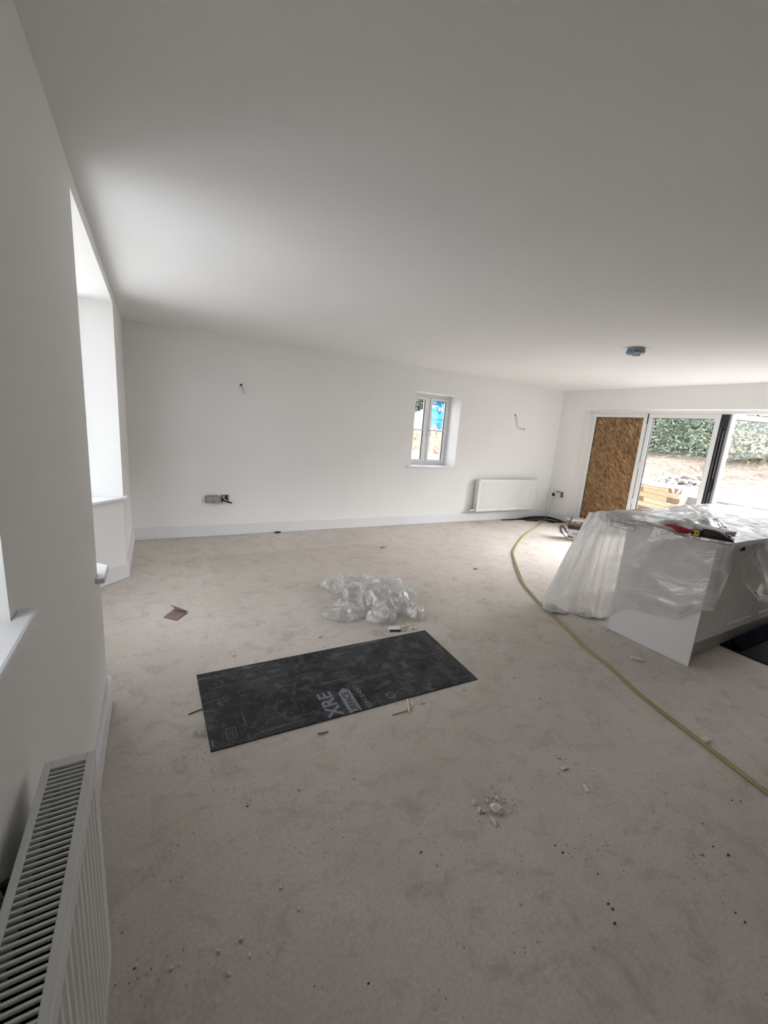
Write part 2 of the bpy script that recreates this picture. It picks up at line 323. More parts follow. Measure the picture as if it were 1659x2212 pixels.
# ------------------------------------------------------------------ mesh helpers
def BM(): return bmesh.new()
def box(bm, lo, hi, M=None):
    vs = [Vector((x, y, z)) for x in (lo[0], hi[0]) for y in (lo[1], hi[1]) for z in (lo[2], hi[2])]
    if M is not None: vs = [M @ v for v in vs]
    v = [bm.verts.new(p) for p in vs]
    for f in ((0, 1, 3, 2), (4, 6, 7, 5), (0, 4, 5, 1), (2, 3, 7, 6), (0, 2, 6, 4), (1, 5, 7, 3)): bm.faces.new([v[i] for i in f])
def prism(bm, poly, z0, z1):
    a = sum(poly[i][0]*poly[(i+1) % len(poly)][1]-poly[(i+1) % len(poly)][0]*poly[i][1] for i in range(len(poly)))
    if a < 0: poly = poly[::-1]
    lo = [bm.verts.new((x, y, z0)) for x, y in poly]; hi = [bm.verts.new((x, y, z1)) for x, y in poly]
    bm.faces.new(hi); bm.faces.new(lo[::-1]); n = len(poly)
    for i in range(n): bm.faces.new((lo[i], lo[(i+1) % n], hi[(i+1) % n], hi[i]))
def extrude_profile(bm, prof, axis_pts):
    """prof: list of 3D points (closed ring), axis_pts: offsets; makes a closed sweep"""
    rings = [[bm.verts.new(Vector(p)+Vector(o)) for p in prof] for o in axis_pts]
    n = len(prof)
    for a, b in zip(rings, rings[1:]):
        for i in range(n): bm.faces.new((a[i], a[(i+1) % n], b[(i+1) % n], b[i]))
    bm.faces.new(rings[0][::-1]); bm.faces.new(rings[-1])
def smooth_path(pts, sub=6):
    P = [Vector(p) for p in pts]; out = []
    for i in range(len(P)-1):
        p0 = P[max(i-1, 0)]; p1 = P[i]; p2 = P[i+1]; p3 = P[min(i+2, len(P)-1)]
        for k in range(sub):
            t = k/sub
            out.append(0.5*((2*p1)+(p2-p0)*t+(2*p0-5*p1+4*p2-p3)*t*t+(3*p1-p0-3*p2+p3)*t**3))
    out.append(P[-1]); return out
def tube(bm, pts, r, n=8, sub=6):
    P = smooth_path(pts, sub) if sub > 1 else [Vector(p) for p in pts]; rings = []
    nrm = Vector((0.123, 0.31, 0.95))
    for i, p in enumerate(P):
        t = (P[min(i+1, len(P)-1)]-P[max(i-1, 0)]).normalized()
        a = t.cross(nrm)
        if a.length < 1e-3: a = t.cross(Vector((1, 0, 0)))
        a.normalize(); b = t.cross(a)
        rr = r[min(i, len(r)-1)] if isinstance(r, list) else r
        rings.append([bm.verts.new(p+a*rr*math.cos(2*math.pi*k/n)+b*rr*math.sin(2*math.pi*k/n)) for k in range(n)])
    for A, B in zip(rings, rings[1:]):
        for k in range(n): bm.faces.new((A[k], A[(k+1) % n], B[(k+1) % n], B[k]))
    bm.faces.new(rings[0][::-1]); bm.faces.new(rings[-1])
def lathe(bm, prof, c, axis='Z', n=28):
    """prof: (radius, height) list"""
    rings = []
    for r, h in prof:
        ring = []
        for k in range(n):
            a = 2*math.pi*k/n; x, y = r*math.cos(a), r*math.sin(a)
            ring.append(bm.verts.new(Vector(c)+(Vector((x, y, h)) if axis == 'Z' else Vector((h, x, y)) if axis == 'X' else Vector((x, h, y)))))
        rings.append(ring)
    for A, B in zip(rings, rings[1:]):
        for k in range(n): bm.faces.new((A[k], A[(k+1) % n], B[(k+1) % n], B[k]))
    bm.faces.new(rings[0][::-1]); bm.faces.new(rings[-1])
def lump(bm, c, r, seed, rough=0.35, sub=2, sq=(1, 1, 1)):
    g = bmesh.ops.create_icosphere(bm, subdivisions=sub, radius=1.0)
    for v in g['verts']:
        d = v.co.normalized(); k = 1+rough*noise.noise(d*1.7+Vector((seed*3.1, seed, 0)))+rough*0.5*noise.noise(d*4.0+Vector((seed, 0, seed)))
        v.co = Vector(c)+Vector((d.x*sq[0], d.y*sq[1], d.z*sq[2]))*r*k
def obj(name, bm, mat, parent=None, smooth=False, bevel=0.0, solid=0.0):
    me = bpy.data.meshes.new(name)
    bmesh.ops.recalc_face_normals(bm, faces=bm.faces)
    bm.to_mesh(me); bm.free()
    o = bpy.data.objects.new(name, me); COL.objects.link(o)
    if mat: me.materials.append(mat)
    if smooth:
        for p in me.polygons: p.use_smooth = True
    if parent: o.parent = parent
    if bevel:
        b = o.modifiers.new('bevel', 'BEVEL'); b.width = bevel; b.segments = 2; b.limit_method = 'ANGLE'
    if solid:
        s = o.modifiers.new('solid', 'SOLIDIFY'); s.thickness = solid
    return o
def tag(o, label, cat=None, group=None, kind=None):
    o['label'] = label
    if cat: o['category'] = cat
    if group: o['group'] = group
    if kind: o['kind'] = kind
    return o
def thing(name, label, cat, group=None, kind=None, loc=(0, 0, 0)):
    o = bpy.data.objects.new(name, None); COL.objects.link(o); o.empty_display_size = 0.1; o.location = loc
    return tag(o, label, cat, group, kind)
def struct(name, bm, mat, label, cat, **kw): return tag(obj(name, bm, mat, **kw), label, cat, kind='structure')
def bobj(name, lo, hi, mat, parent=None, bevel=0.0):
    bm = BM(); box(bm, lo, hi); return obj(name, bm, mat, parent, bevel=bevel)
def grid_wall(bm, axis, t0, t1, u0, u1, z0, z1, holes):
    us = sorted({u0, u1, *[h[0] for h in holes], *[h[1] for h in holes]}); zs = sorted({z0, z1, *[h[2] for h in holes], *[h[3] for h in holes]})
    us = [u for u in us if u0 <= u <= u1]; zs = [z for z in zs if z0 <= z <= z1]
    for i in range(len(us)-1):
        j = 0
        while j < len(zs)-1:
            inside = lambda jj: any(h[0] < (us[i]+us[i+1])/2 < h[1] and h[2] < (zs[jj]+zs[jj+1])/2 < h[3] for h in holes)
            if inside(j): j += 1; continue
            k = j
            while k+1 < len(zs)-1 and not inside(k+1): k += 1
            if axis == 'x': box(bm, (t0, us[i], zs[j]), (t1, us[i+1], zs[k+1]))
            else: box(bm, (us[i], t0, zs[j]), (us[i+1], t1, zs[k+1]))
            j = k+1
def text_mesh(name, body, mat, parent, origin, xdir, ydir, length=None, cap=None, lift=0.0004, bold=0.0):
    """flat lettering: origin = baseline start, xdir = reading direction, ydir = up of the letters"""
    c = bpy.data.curves.new(name, 'FONT'); c.body = body; c.size = 1.0; c.extrude = 0.0; c.offset = bold
    t = bpy.data.objects.new(name, c); COL.objects.link(t)
    dg = bpy.context.evaluated_depsgraph_get(); dg.update()
    me = bpy.data.meshes.new_from_object(t.evaluated_get(dg)); COL.objects.unlink(t); bpy.data.objects.remove(t)
    xs = [v.co.x for v in me.vertices]; ys = [v.co.y for v in me.vertices]
    x0, x1, y0, y1 = min(xs), max(xs), min(ys), max(ys)
    sx = length/(x1-x0); sy = cap/(y1-y0)
    X = Vector(xdir).normalized(); Y = Vector(ydir).normalized(); Z = X.cross(Y)
    for v in me.vertices: v.co = Vector(origin)+X*(v.co.x-x0)*sx+Y*(v.co.y-y0)*sy+Z*lift
    me.name = name; o = bpy.data.objects.new(name, me); COL.objects.link(o); me.materials.clear(); me.materials.append(mat); o.parent = parent
    return o

# ================================================================== ROOM SHELL
H, W, YR, T = 2.4, 7.004, -8.6, 0.36
bm = BM(); box(bm, (-0.96, YR-0.2, -0.12), (W+T, T, 0.0)); struct('floor', bm, floorm, 'dusty beige screed floor with scuffs and plaster specks', 'floor')
bm = BM(); box(bm, (0, YR, H), (W, 0, H+0.2)); struct('ceiling', bm, ceilm, 'plain white painted ceiling', 'ceiling')
bm = BM(); grid_wall(bm, 'x', -T, 0, YR-T, T, 0, H+0.2, [(-3.183, -1.1735, 0.715, 2.312), (-3.09, -1.22, 0, 0.715), (-5.07, -4.42, 1.065, 2.06)])
struct('wall_left', bm, paint, 'white painted wall with two deep window openings beside the camera', 'wall')
bm = BM(); grid_wall(bm, 'y', 0, T, 0, W, 0, H+0.2, [(3.725, 4.588, 0.915, 2.06)])
struct('wall_back', bm, paint, 'long white painted wall with one small window', 'wall')
bm = BM(); grid_wall(bm, 'x', W, W+T, YR-T, T, 0, H+0.2, [(-4.35, -0.465, -0.01, 2.07)])
struct('wall_right', bm, paint, 'white painted wall around the folding glass doors', 'wall')
bm = BM(); box(bm, (0, YR-T, 0), (W, YR, H+0.2)); struct('wall_rear', bm, plain('darkened_rear_wall', (0.30, 0.28, 0.27), 0.9, var=0.05, vscale=2), 'unseen wall behind the camera, darkened grey to dim the near end', 'wall')  # out-of-view wall coloured dark grey to soak up light near the camera
# bay below the sill and its little roof
bm = BM(); prism(bm, [(0, -1.22), (-0.62, -1.84), (-0.62, -2.47), (0, -3.09), (-0.2, -3.28), (-0.96, -2.60), (-0.96, -1.70), (-0.2, -1.03)], 0, 0.714)
struct('wall_bay', bm, paint, 'low canted white wall below the bay window sill', 'wall')
bm = BM(); prism(bm, [(-0.361, -1.10), (-1.0, -1.70), (-1.0, -2.66), (-0.361, -3.26)], 2.312, 2.46)
struct('ceiling_bay', bm, ceilm, 'white soffit over the bay window', 'ceiling')
# skirting boards
SK, ST = 0.142, 0.018
def skirt(name, runs, label):
    bm = BM()
    for poly in runs: prism(bm, poly, 0.002, SK)
    struct(name, bm, gloss, label, 'skirting', bevel=0.003)
skirt('baseboard_back', [[(0, 0), (W, 0), (W, -ST), (0, -ST)]], 'white skirting board along the long wall')
d = ST*math.tan(math.pi/8)
skirt('baseboard_left', [[(0, YR), (ST, YR), (ST, -3.09+d), (0, -3.09)], [(0, -1.22), (ST, -1.22-d), (ST, -ST), (0, -ST)],
      [(0, -1.22), (ST, -1.22-d), (-0.62+ST, -1.84-d), (-0.62, -1.84)], [(-0.62, -1.84), (-0.62+ST, -1.84-d), (-0.62+ST, -2.47+d), (-0.62, -2.47)],
      [(0, -3.09), (ST, -3.09+d), (-0.62+ST, -2.47+d), (-0.62, -2.47)]], 'white skirting board along the wall with the bay window')
skirt('baseboard_right', [[(W-ST, -ST), (W, -ST), (W, -0.465-ST), (W-ST, -0.465-ST)], [(W, -0.465), (W, -0.465-ST), (W+0.20, -0.465-ST), (W+0.20, -0.465)], [(W-ST, YR), (W, YR), (W, -4.35), (W-ST, -4.35)]],
      'short white skirting board between the corner and the folding doors')

# ------------------------------------------------------------------ windows
def frame_bars(bm, M, w_, h_, t, d_, mull=(), trans=()):
    """rectangular frame in local x (width), z (height), y depth 0..d_"""
    box(bm, (0, 0, 0), (w_, d_, t), M); box(bm, (0, 0, h_-t), (w_, d_, h_), M)
    box(bm, (0, 0, t), (t, d_, h_-t), M); box(bm, (w_-t, 0, t), (w_, d_, h_-t), M)
    for x in mull: box(bm, (x-t*0.6, 0, t), (x+t*0.6, d_, h_-t), M)
    for z in trans: box(bm, (t, 0, z-t*0.4), (w_-t, d_, z+t*0.4), M)
def casement(name, label, M, w_, h_, n, sill=None, handles=True, bar=True):
    root = thing(name, label, 'window', kind='structure')
    bm = BM(); fr = 0.040; frame_bars(bm, M, w_, h_, fr, 0.065, [w_*i/n for i in range(1, n)])
    obj('frame', bm, upvc, root, bevel=0.004)
    for i in range(n):
        x0 = w_*i/n+(fr if i == 0 else fr*0.6)+0.003; x1 = w_*(i+1)/n-(fr if i == n-1 else fr*0.6)-0.003
        ms = M @ Matrix.Translation((x0, -0.014, fr+0.003)); sw, sh = x1-x0, h_-2*fr-0.006
        bm = BM(); frame_bars(bm, ms, sw, sh, 0.044, 0.06); s = obj('sash', bm, upvc, root, bevel=0.006)
        bm = BM(); g = 0.044; box(bm, (g-0.004, 0.025, g-0.004), (sw-g+0.004, 0.041, sh-g+0.004), ms); obj('pane', bm, glassm, s)
        bm = BM()
        for lo, hi in (((g, 0.015, g), (g+0.008, 0.025, sh-g)), ((sw-g-0.011, 0.012, g), (sw-g, 0.025, sh-g)), ((g, 0.015, sh-g-0.006), (sw-g, 0.025, sh-g))): box(bm, lo, hi, ms)
        obj('gasket', bm, gasket, s)
        if bar:
            bm = BM(); box(bm, (g, 0.008, sh*0.5-0.012), (sw-g, 0.055, sh*0.5+0.012), ms); obj('glazing_bar', bm, upvc, s)
        if handles:
            hx = sw-0.022 if i == 0 else 0.022
            bm = BM(); box(bm, (hx-0.012, -0.012, sh*0.5-0.02), (hx+0.012, 0, sh*0.5+0.03), ms); box(bm, (hx-0.009, -0.038, sh*0.5-0.10), (hx+0.009, -0.024, sh*0.5+0.012), ms); box(bm, (hx-0.008, -0.03, sh*0.5-0.004), (hx+0.008, -0.008, sh*0.5+0.012), ms)
            obj('handle', bm, whitep, s, bevel=0.003)
    return root
w1 = casement('window_1', 'small white two-light casement window in the long wall', Matrix.Translation((3.725, 0.285, 0.938)), 0.863, 1.122, 2)
bm = BM(); prism(bm, [(3.655, 0), (3.655, -0.03), (4.658, -0.03), (4.658, 0), (4.588, 0), (4.588, 0.30), (3.725, 0.30), (3.725, 0)], 0.915, 0.938); obj('sill', bm, gloss, w1, bevel=0.004)
# bay window: three lights on the canted plan
zb, hb = 0.74, 2.312-0.74
root = thing('window_2', 'tall white bay window in the left wall with a deep sill', 'window', kind='structure')
path = [Vector((-0.30, -1.185, zb)), Vector((-0.86, -1.745, zb)), Vector((-0.86, -2.61, zb)), Vector((-0.30, -3.172, zb))]
for a, b in zip(path, path[1:]):
    dvec = (b-a); L = dvec.length; dvec.normalize(); nrm = Vector((0, 0, 1)).cross(dvec)
    if nrm.x > 0: nrm = -nrm
    M = Matrix(((dvec.x, nrm.x, 0, a.x), (dvec.y, nrm.y, 0, a.y), (0, 0, 1, a.z), (0, 0, 0, 1)))
    bm = BM(); frame_bars(bm, M, L, hb, 0.075, 0.065); fr = obj('frame', bm, upvc, root, bevel=0.005)
    bm = BM(); box(bm, (0.07, 0.025, 0.07), (L-0.07, 0.042, hb-0.07), M); obj('pane', bm, glassm, fr)
    bm = BM(); box(bm, (0.075, 0.01, hb*0.5-0.012), (L-0.075, 0.055, hb*0.5+0.012), M); obj('glazing_bar', bm, upvc, fr)
bm = BM(); prism(bm, [(0.036, -1.115), (0.036, -1.24), (-0.575, -1.851), (-0.575, -2.459), (0.036, -3.07), (0.036, -3.265), (0.0, -3.265), (0.0, -3.182), (-0.30, -3.182), (-0.90, -2.63), (-0.90, -1.73), (-0.30, -1.175), (0.0, -1.175), (0.0, -1.115)], 0.715, 0.74)
obj('sill', bm, gloss, root, bevel=0.006)
M3 = Matrix(((0, -1, 0, -0.285), (1, 0, 0, -5.07), (0, 0, 1, 1.09), (0, 0, 0, 1)))
w3 = casement('window_3', 'white window with projecting sill above the nearest radiator', M3, 0.65, 0.97, 1, handles=True, bar=True)
bm = BM(); prism(bm, [(0, -5.125), (0.034, -5.125), (0.034, -4.365), (0, -4.365), (0, -4.42), (-0.30, -4.42), (-0.30, -5.07), (0, -5.07)], 1.065, 1.09); obj('sill', bm, gloss, w3, bevel=0.006)

# ------------------------------------------------------------------ folding doors
XD = W+0.215
door = thing('door_1', 'white framed folding glass doors opening to the garden', 'door', kind='structure')
bm = BM(); y0, y1, fw_ = -4.35, -0.465, 0.045
box(bm, (XD, y0, 0.0), (XD+0.075, y1, 0.035)); box(bm, (XD, y0, 2.025), (XD+0.075, y1, 2.07)); box(bm, (XD, y0, 0.035), (XD+0.075, y0+fw_, 2.025)); box(bm, (XD, y1-fw_, 0.035), (XD+0.075, y1, 2.025))
obj('outer_frame', bm, upvc, door, bevel=0.004)
bm = BM(); box(bm, (XD-0.012, y0, 2.055), (XD, y1, 2.07)); box(bm, (XD-0.012, y1-0.016, 0.0), (XD, y1, 2.055)); obj('bead', bm, upvc, door)
def leaf(M, w_, h_, glass=True):
    """leaf in local y- (width) direction, thickness x 0..0.06"""
    bm = BM(); s = 0.066
    box(bm, (0, -w_, 0), (0.06, 0, s), M); box(bm, (0, -w_, h_-s), (0.06, 0, h_), M); box(bm, (0, -s, s), (0.06, 0, h_-s), M); box(bm, (0, -w_, s), (0.06, -w_+s, h_-s), M)
    lf = obj('leaf', bm, upvc, door, bevel=0.004)
    bm = BM(); g = 0.006
    box(bm, (0.012, -s-g, s), (0.045, -s, h_-s), M); box(bm, (0.012, -w_+s, s), (0.045, -w_+s+g, h_-s), M); box(bm, (0.012, -w_+s, h_-s-g), (0.045, -s, h_-s), M); box(bm, (0.012, -w_+s, s), (0.045, -s, s+g), M)
    obj('gasket', bm, gasket, lf)
    if glass:
        bm = BM(); box(bm, (0.02, -w_+s, s), (0.036, -s, h_-s), M); obj('pane', bm, glassm, lf)
    return lf
T0 = Matrix.Translation
L1 = leaf(T0((XD+0.005, -0.512, 0.04)), 0.965, 1.983, glass=False)
L2 = leaf(T0((XD+0.005, -1.487, 0.04)), 0.985, 1.983)
ang = math.radians(71)
L3 = leaf(T0((XD+0.02, -2.60, 0.04)) @ Matrix.Rotation(ang, 4, 'Z'), 1.18, 1.983)
e3 = (T0((XD+0.02, -2.60, 0.04)) @ Matrix.Rotation(ang, 4, 'Z')) @ Vector((0.03, -1.18, 0))
L4 = leaf(T0((e3.x, e3.y-0.06, 0.04)) @ Matrix.Rotation(math.pi-ang, 4, 'Z') @ T0((0, 0, 0)), 1.18, 1.983)
bm = BM(); box(bm, (XD+0.012, -1.486, 0.04), (XD+0.06, -1.478, 2.02)); box(bm, (XD-0.002, -1.488, 1.86), (XD+0.01, -1.474, 2.02)); obj('gasket', bm, gasket, door)
bm = BM()
for z in (0.55, 1.15): box(bm, (XD-0.012, -1.505, z), (XD+0.006, -1.455, z+0.09))
obj('hinge', bm, whitep, door, bevel=0.003)
# edge of the folded leaf: black seals, locking strip and grey profile
bm = BM(); box(bm, (XD+0.005, -2.484, 0.04), (XD+0.055, -2.476, 2.02)); box(bm, (XD+0.012, -2.512, 0.04), (XD+0.055, -2.500, 2.02)); box(bm, (XD+0.03, -2.602, 0.04), (XD+0.06, -2.584, 2.02)); obj('seal', bm, gasket, door)
bm = BM(); box(bm, (XD+0.025, -2.586, 0.04), (XD+0.06, -2.560, 2.02)); obj('edge_profile', bm, alum, door)
bm = BM(); box(bm, (XD+0.02, -2.500, 0.04), (XD+0.055, -2.488, 2.02)); obj('edge_strip', bm, alum, door)
bm = BM(); box(bm, (XD+0.004, -2.560, 1.83), (XD+0.06, -2.488, 2.02)); box(bm, (XD+0.004, -2.548, 0.95), (XD+0.06, -2.51, 1.10)); obj('lock_case', bm, blackp, door)
bm = BM(); box(bm, (XD+0.035, -2.560, 0.04), (XD+0.06, -2.512, 2.02)); obj('edge_back', bm, blackp, door)
bm = BM(); box(bm, (XD+0.030, -2.532, 1.12), (XD+0.036, -2.524, 1.80)); box(bm, (XD+0.030, -2.532, 0.2), (XD+0.036, -2.524, 0.93)); obj('lock_strip', bm, chrome, door)
bm = BM(); box(bm, (XD+0.024, -1.409, 0.108), (XD+0.042, -0.580, 1.955)); tag(obj('osb_board', bm, osbm), 'brown strand board filling the first leaf of the folding doors', 'board')

# ================================================================== RADIATORS
def radiator(name, label, M, L, h, dp, slats, pitch):
    """local x along length 0..L, y out of the wall 0..dp (front at dp), z 0..h"""
    root = thing(name, label, 'radiator')
    bm = BM(); n = max(8, int(round((L-0.09)/0.0333))); prof = [(0, dp-0.012), (0, dp), (0.04, dp)]
    p = (L-0.08)/n
    for i in range(n):
        x = 0.04+i*p; prof += [(x+p*0.18, dp), (x+p*0.34, dp-0.0045), (x+p*0.66, dp-0.0045), (x+p*0.82, dp)]
    prof += [(L-0.04, dp), (L, dp), (L, dp-0.012)]
    m0 = 0.045
    ring0 = [M @ Vector((x, y, m0)) for x, y in prof]; upv = (M @ Vector((0, 0, h-2*m0))) - (M @ Vector((0, 0, 0)))
    A = [bm.verts.new(v) for v in ring0]; B = [bm.verts.new(v+upv) for v in ring0]
    for i in range(len(A)-1): bm.faces.new((A[i], A[i+1], B[i+1], B[i]))
    box(bm, (0, dp-0.012, 0), (L, dp, m0), M); box(bm, (0, dp-0.012, h-m0), (L, dp, h-0.004), M); box(bm, (0, dp-0.014, m0), (L, dp-0.0125, h-m0), M)
    obj('front_panel', bm, radm, root)
    bm = BM(); box(bm, (0, 0, 0), (L, 0.012, h-0.004), M); obj('back_panel', bm, radm, root)
    for x in (0, L-0.004):
        bm = BM(); box(bm, (x, 0.012, 0.01), (x+0.004, dp-0.012, h-0.012), M); obj('side_panel', bm, radm, root)
    bm = BM(); box(bm, (-0.002, -0.001, h-0.008), (L+0.002, 0.012, h), M); box(bm, (-0.002, dp-0.014, h-0.008), (L+0.002, dp+0.001, h), M); box(bm, (-0.002, 0.012, h-0.008), (0.022, dp-0.014, h), M); box(bm, (L-0.022, 0.012, h-0.008), (L+0.002, dp-0.014, h), M)
    obj('top_rim', bm, radm, root, bevel=0.0015)
    bm = BM()
    nf = int(L/0.03)
    for i in range(nf):
        x = 0.03+i*(L-0.06)/nf; box(bm, (x, 0.014, 0.05), (x+0.0015, 0.026, h-0.045), M); box(bm, (x+0.012, dp-0.028, 0.05), (x+0.0135, dp-0.016, h-0.045), M)
    box(bm, (0.006, 0.032, 0.05), (L-0.006, 0.036, h-0.05), M)
    obj('convector_fins', bm, raddark, root)
    if slats:
        bm = BM(); prof2 = [Vector((-pitch*0.17, 0.012, h-0.006)), Vector((-pitch*0.17, 0.012, h-0.001)), Vector((pitch*0.17, 0.012, h-0.001)), Vector((pitch*0.17, 0.012, h-0.006))]
        extrude_profile(bm, prof2, [Vector((0, 0, 0)), Vector((0, dp-0.026, 0))])
        bmesh.ops.recalc_face_normals(bm, faces=bm.faces)
        me = bpy.data.meshes.new('slat'); bm.to_mesh(me); bm.free(); me.materials.append(radm)
        for i in range(int((L-0.05)/pitch)):
            s = bpy.data.objects.new('slat', me); COL.objects.link(s); s.parent = root
            s.matrix_world = M @ Matrix.Translation((0.022+pitch*(i+0.9), 0, 0))
    return root
# on the long wall
MB = Matrix(((1, 0, 0, 5.065), (0, -1, 0, -0.035), (0, 0, 1, 0.19), (0, 0, 0, 1)))
rb = radiator('radiator', 'white ribbed panel radiator on the long wall near the corner', MB, 1.435, 0.557, 0.085, True, 0.0165)
bm = BM(); lathe(bm, [(0.0, 0), (0.010, 0), (0.010, 0.004), (0.0, 0.004)], (5.088, -0.1215, 0.722), 'Y', 14); obj('vent_plug', bm, greyp, rb)
bm = BM(); lathe(bm, [(0.0, -0.03), (0.020, -0.03), (0.026, -0.02), (0.026, 0.012), (0.018, 0.02), (0.018, 0.045), (0.026, 0.05), (0.026, 0.072), (0.0, 0.074)], (4.985, -0.085, 0.208), 'X', 16); tube(bm, [(5.02, -0.085, 0.208), (5.02, -0.05, 0.206), (5.02, -0.003, 0.205)], 0.009, 8); obj('valve', bm, chrome, rb, smooth=True)
# below the near window, seen from above
ML = Matrix(((0, 1, 0, 0.030), (-1, 0, 0, -4.430), (0, 0, 1, 0.19), (0, 0, 0, 1)))
rl = radiator('radiator', 'white radiator seen from above with an open slatted top grille, nearest the camera', ML, 1.2, 0.58, 0.085, True, 0.0117)
bm = BM()
for y in (-4.66, -5.4): box(bm, (0.001, y-0.02, 0.28), (0.0295, y+0.02, 0.70))
obj('bracket', bm, steelbox, rl)
bm = BM(); tube(bm, [(0.012, -4.64, 0.73), (0.02, -4.645, 0.70), (0.022, -4.65, 0.66)], 0.008, 8); obj('bracket_clip', bm, blackp, rl)

# ================================================================== WALL SERVICES
# loose double socket on its metal box, long wall
s1 = thing('double_socket', 'loose grey-white double socket plate hanging off its metal box', 'socket')
bm = BM(); box(bm, (0.782, -0.018, 0.425), (0.93, 0.0, 0.518)); obj('back_box', bm, steelbox, s1)
MS = T0((0.866, -0.03, 0.473)) @ Matrix.Rotation(math.radians(-9), 4, 'Z') @ Matrix.Rotation(math.radians(4), 4, 'X')
bm = BM(); box(bm, (-0.072, -0.012, -0.043), (0.072, 0, 0.043), MS); obj('face_plate', bm, greyp, s1, bevel=0.004)
bm = BM(); box(bm, (-0.074, -0.010, -0.044), (-0.056, 0.001, 0.044), MS); box(bm, (0.058, -0.010, -0.044), (0.075, 0.001, 0.044), MS); obj('plate_edge', bm, whitep, s1)
bm = BM(); box(bm, (-0.012, -0.014, -0.033), (0.018, -0.010, -0.027), MS); obj('socket_slot', bm, blackp, s1)
bm = BM(); box(bm, (0.945, -0.014, 0.43), (0.95, 0, 0.512)); obj('box_lug', bm, steelbox, s1)
# open single box with a plate hanging by its wires
s2 = thing('open_back_box', 'open metal wall box with a small plate hanging out sideways', 'socket')
bm = BM(); box(bm, (0.966, -0.006, 0.428), (1.05, 0.0, 0.52)); obj('box_inside', bm, blackm, s2)
bm = BM()
for lo, hi in (((0.963, -0.016, 0.425), (0.968, 0, 0.523)), ((1.048, -0.016, 0.425), (1.053, 0, 0.523)), ((0.963, -0.016, 0.52), (1.053, 0, 0.524)), ((0.963, -0.016, 0.424), (1.053, 0, 0.428))): box(bm, lo, hi)
box(bm, (0.975, -0.012, 0.488), (1.01, -0.005, 0.516)); box(bm, (1.034, -0.012, 0.46), (1.048, -0.005, 0.512)); obj('box_rim', bm, greyp, s2)
MP = T0((1.02, -0.05, 0.438)) @ Matrix.Rotation(math.radians(14), 4, 'Y')
bm = BM(); box(bm, (-0.045, -0.043, -0.012), (0.052, 0.03, 0.0), MP); obj('face_plate', bm, whitep, s2, bevel=0.003)
bm = BM(); box(bm, (-0.02, -0.03, 0.0), (0.06, 0.02, 0.012), MP); obj('plate_back', bm, blackp, s2)
bm = BM(); tube(bm, [(0.99, -0.006, 0.486), (1.0, -0.03, 0.47), (1.03, -0.045, 0.452)], 0.006); obj('wires', bm, whitep, s2, smooth=True)
# wall-light cables
def wall_cable(label, hole, pts, r, tip=True):
    root = thing('wall_light_cable', label, 'cable', 'cables left for wall lights')
    bm = BM(); lathe(bm, [(0, 0), (0.015, 0), (0.015, -0.0025), (0, -0.0025)], hole, 'Y', 16); obj('hole', bm, blackm, root)
    bm = BM(); tube(bm, pts, r); obj('cable', bm, wirem, root, smooth=True)
    if tip:
        a = Vector(pts[-1]); bm = BM(); tube(bm, [a, a+Vector((0.02, -0.004, -0.006)), a+Vector((0.03, -0.004, -0.012))], 0.006); tube(bm, [a, a+Vector((0.004, -0.004, -0.022)), a+Vector((0.012, -0.004, -0.03))], 0.005); obj('connector', bm, greyp, root, smooth=True)
wall_cable('grey cable hanging in a hook from a hole right of the small window', (5.812, 0, 1.87), [(5.812, -0.002, 1.868), (5.815, -0.02, 1.85), (5.835, -0.022, 1.80), (5.855, -0.022, 1.74), (5.875, -0.022, 1.69), (5.93, -0.024, 1.658), (6.03, -0.026, 1.652)], 0.0048)
wall_cable('short white cable stub below a hole above the wall sockets', (1.20, 0, 1.865), [(1.20, -0.002, 1.863), (1.207, -0.016, 1.845), (1.214, -0.018, 1.82), (1.228, -0.018, 1.79), (1.243, -0.018, 1.765)], 0.0035, False)
# socket with plug beside the doors
s3 = thing('double_socket', 'loose white double socket with a black plug beside the folding doors', 'socket')
bm = BM(); box(bm, (W-0.022, -0.325, 0.440), (W, -0.175, 0.540)); obj('back_box', bm, steelbox, s3)
bm = BM(); MR = T0((W-0.045, -0.222, 0.482)) @ Matrix.Rotation(math.radians(8), 4, 'Z'); box(bm, (-0.012, -0.073, -0.043), (0, 0.073, 0.043), MR); obj('face_plate', bm, whitep, s3, bevel=0.004)
bm = BM(); box(bm, (W-0.085, -0.19, 0.445), (W-0.045, -0.135, 0.50)); plug = obj('plug', bm, blackp, s3, bevel=0.006)
# ceiling detector under blue film
dt = thing('smoke_detector', 'small ceiling detector wrapped in blue protective film', 'detector')
cx, cy = 4.262, -2.90
bm = BM(); lathe(bm, [(0, 0), (0.074, 0), (0.074, -0.018), (0.070, -0.024), (0, -0.024)], (cx, cy, H), 'Z', 32); obj('base', bm, greyp, dt, smooth=False)
bm = BM(); lathe(bm, [(0, -0.020), (0.066, -0.020), (0.064, -0.046), (0.04, -0.058), (0, -0.060)], (cx, cy, H), 'Z', 32); obj('body', bm, whitep, dt)
bm = BM(); lathe(bm, [(0.066, -0.022), (0.080, -0.026), (0.079, -0.040), (0.068, -0.052), (0.045, -0.057), (0.02, -0.056)], (cx, cy, H), 'Z', 32)
for v in bm.verts:
    v.co += Vector((noise.noise(v.co*30), noise.noise(v.co*30+Vector((9, 0, 0))), noise.noise(v.co*25+Vector((0, 9, 0)))))*0.008
obj('film_cover', bm, bluefilm, dt, smooth=True)
bm = BM(); lathe(bm, [(0, -0.058), (0.034, -0.058), (0.032, -0.068), (0, -0.069)], (cx+0.004, cy-0.01, H), 'Z', 24); obj('cap', bm, greyp, dt)

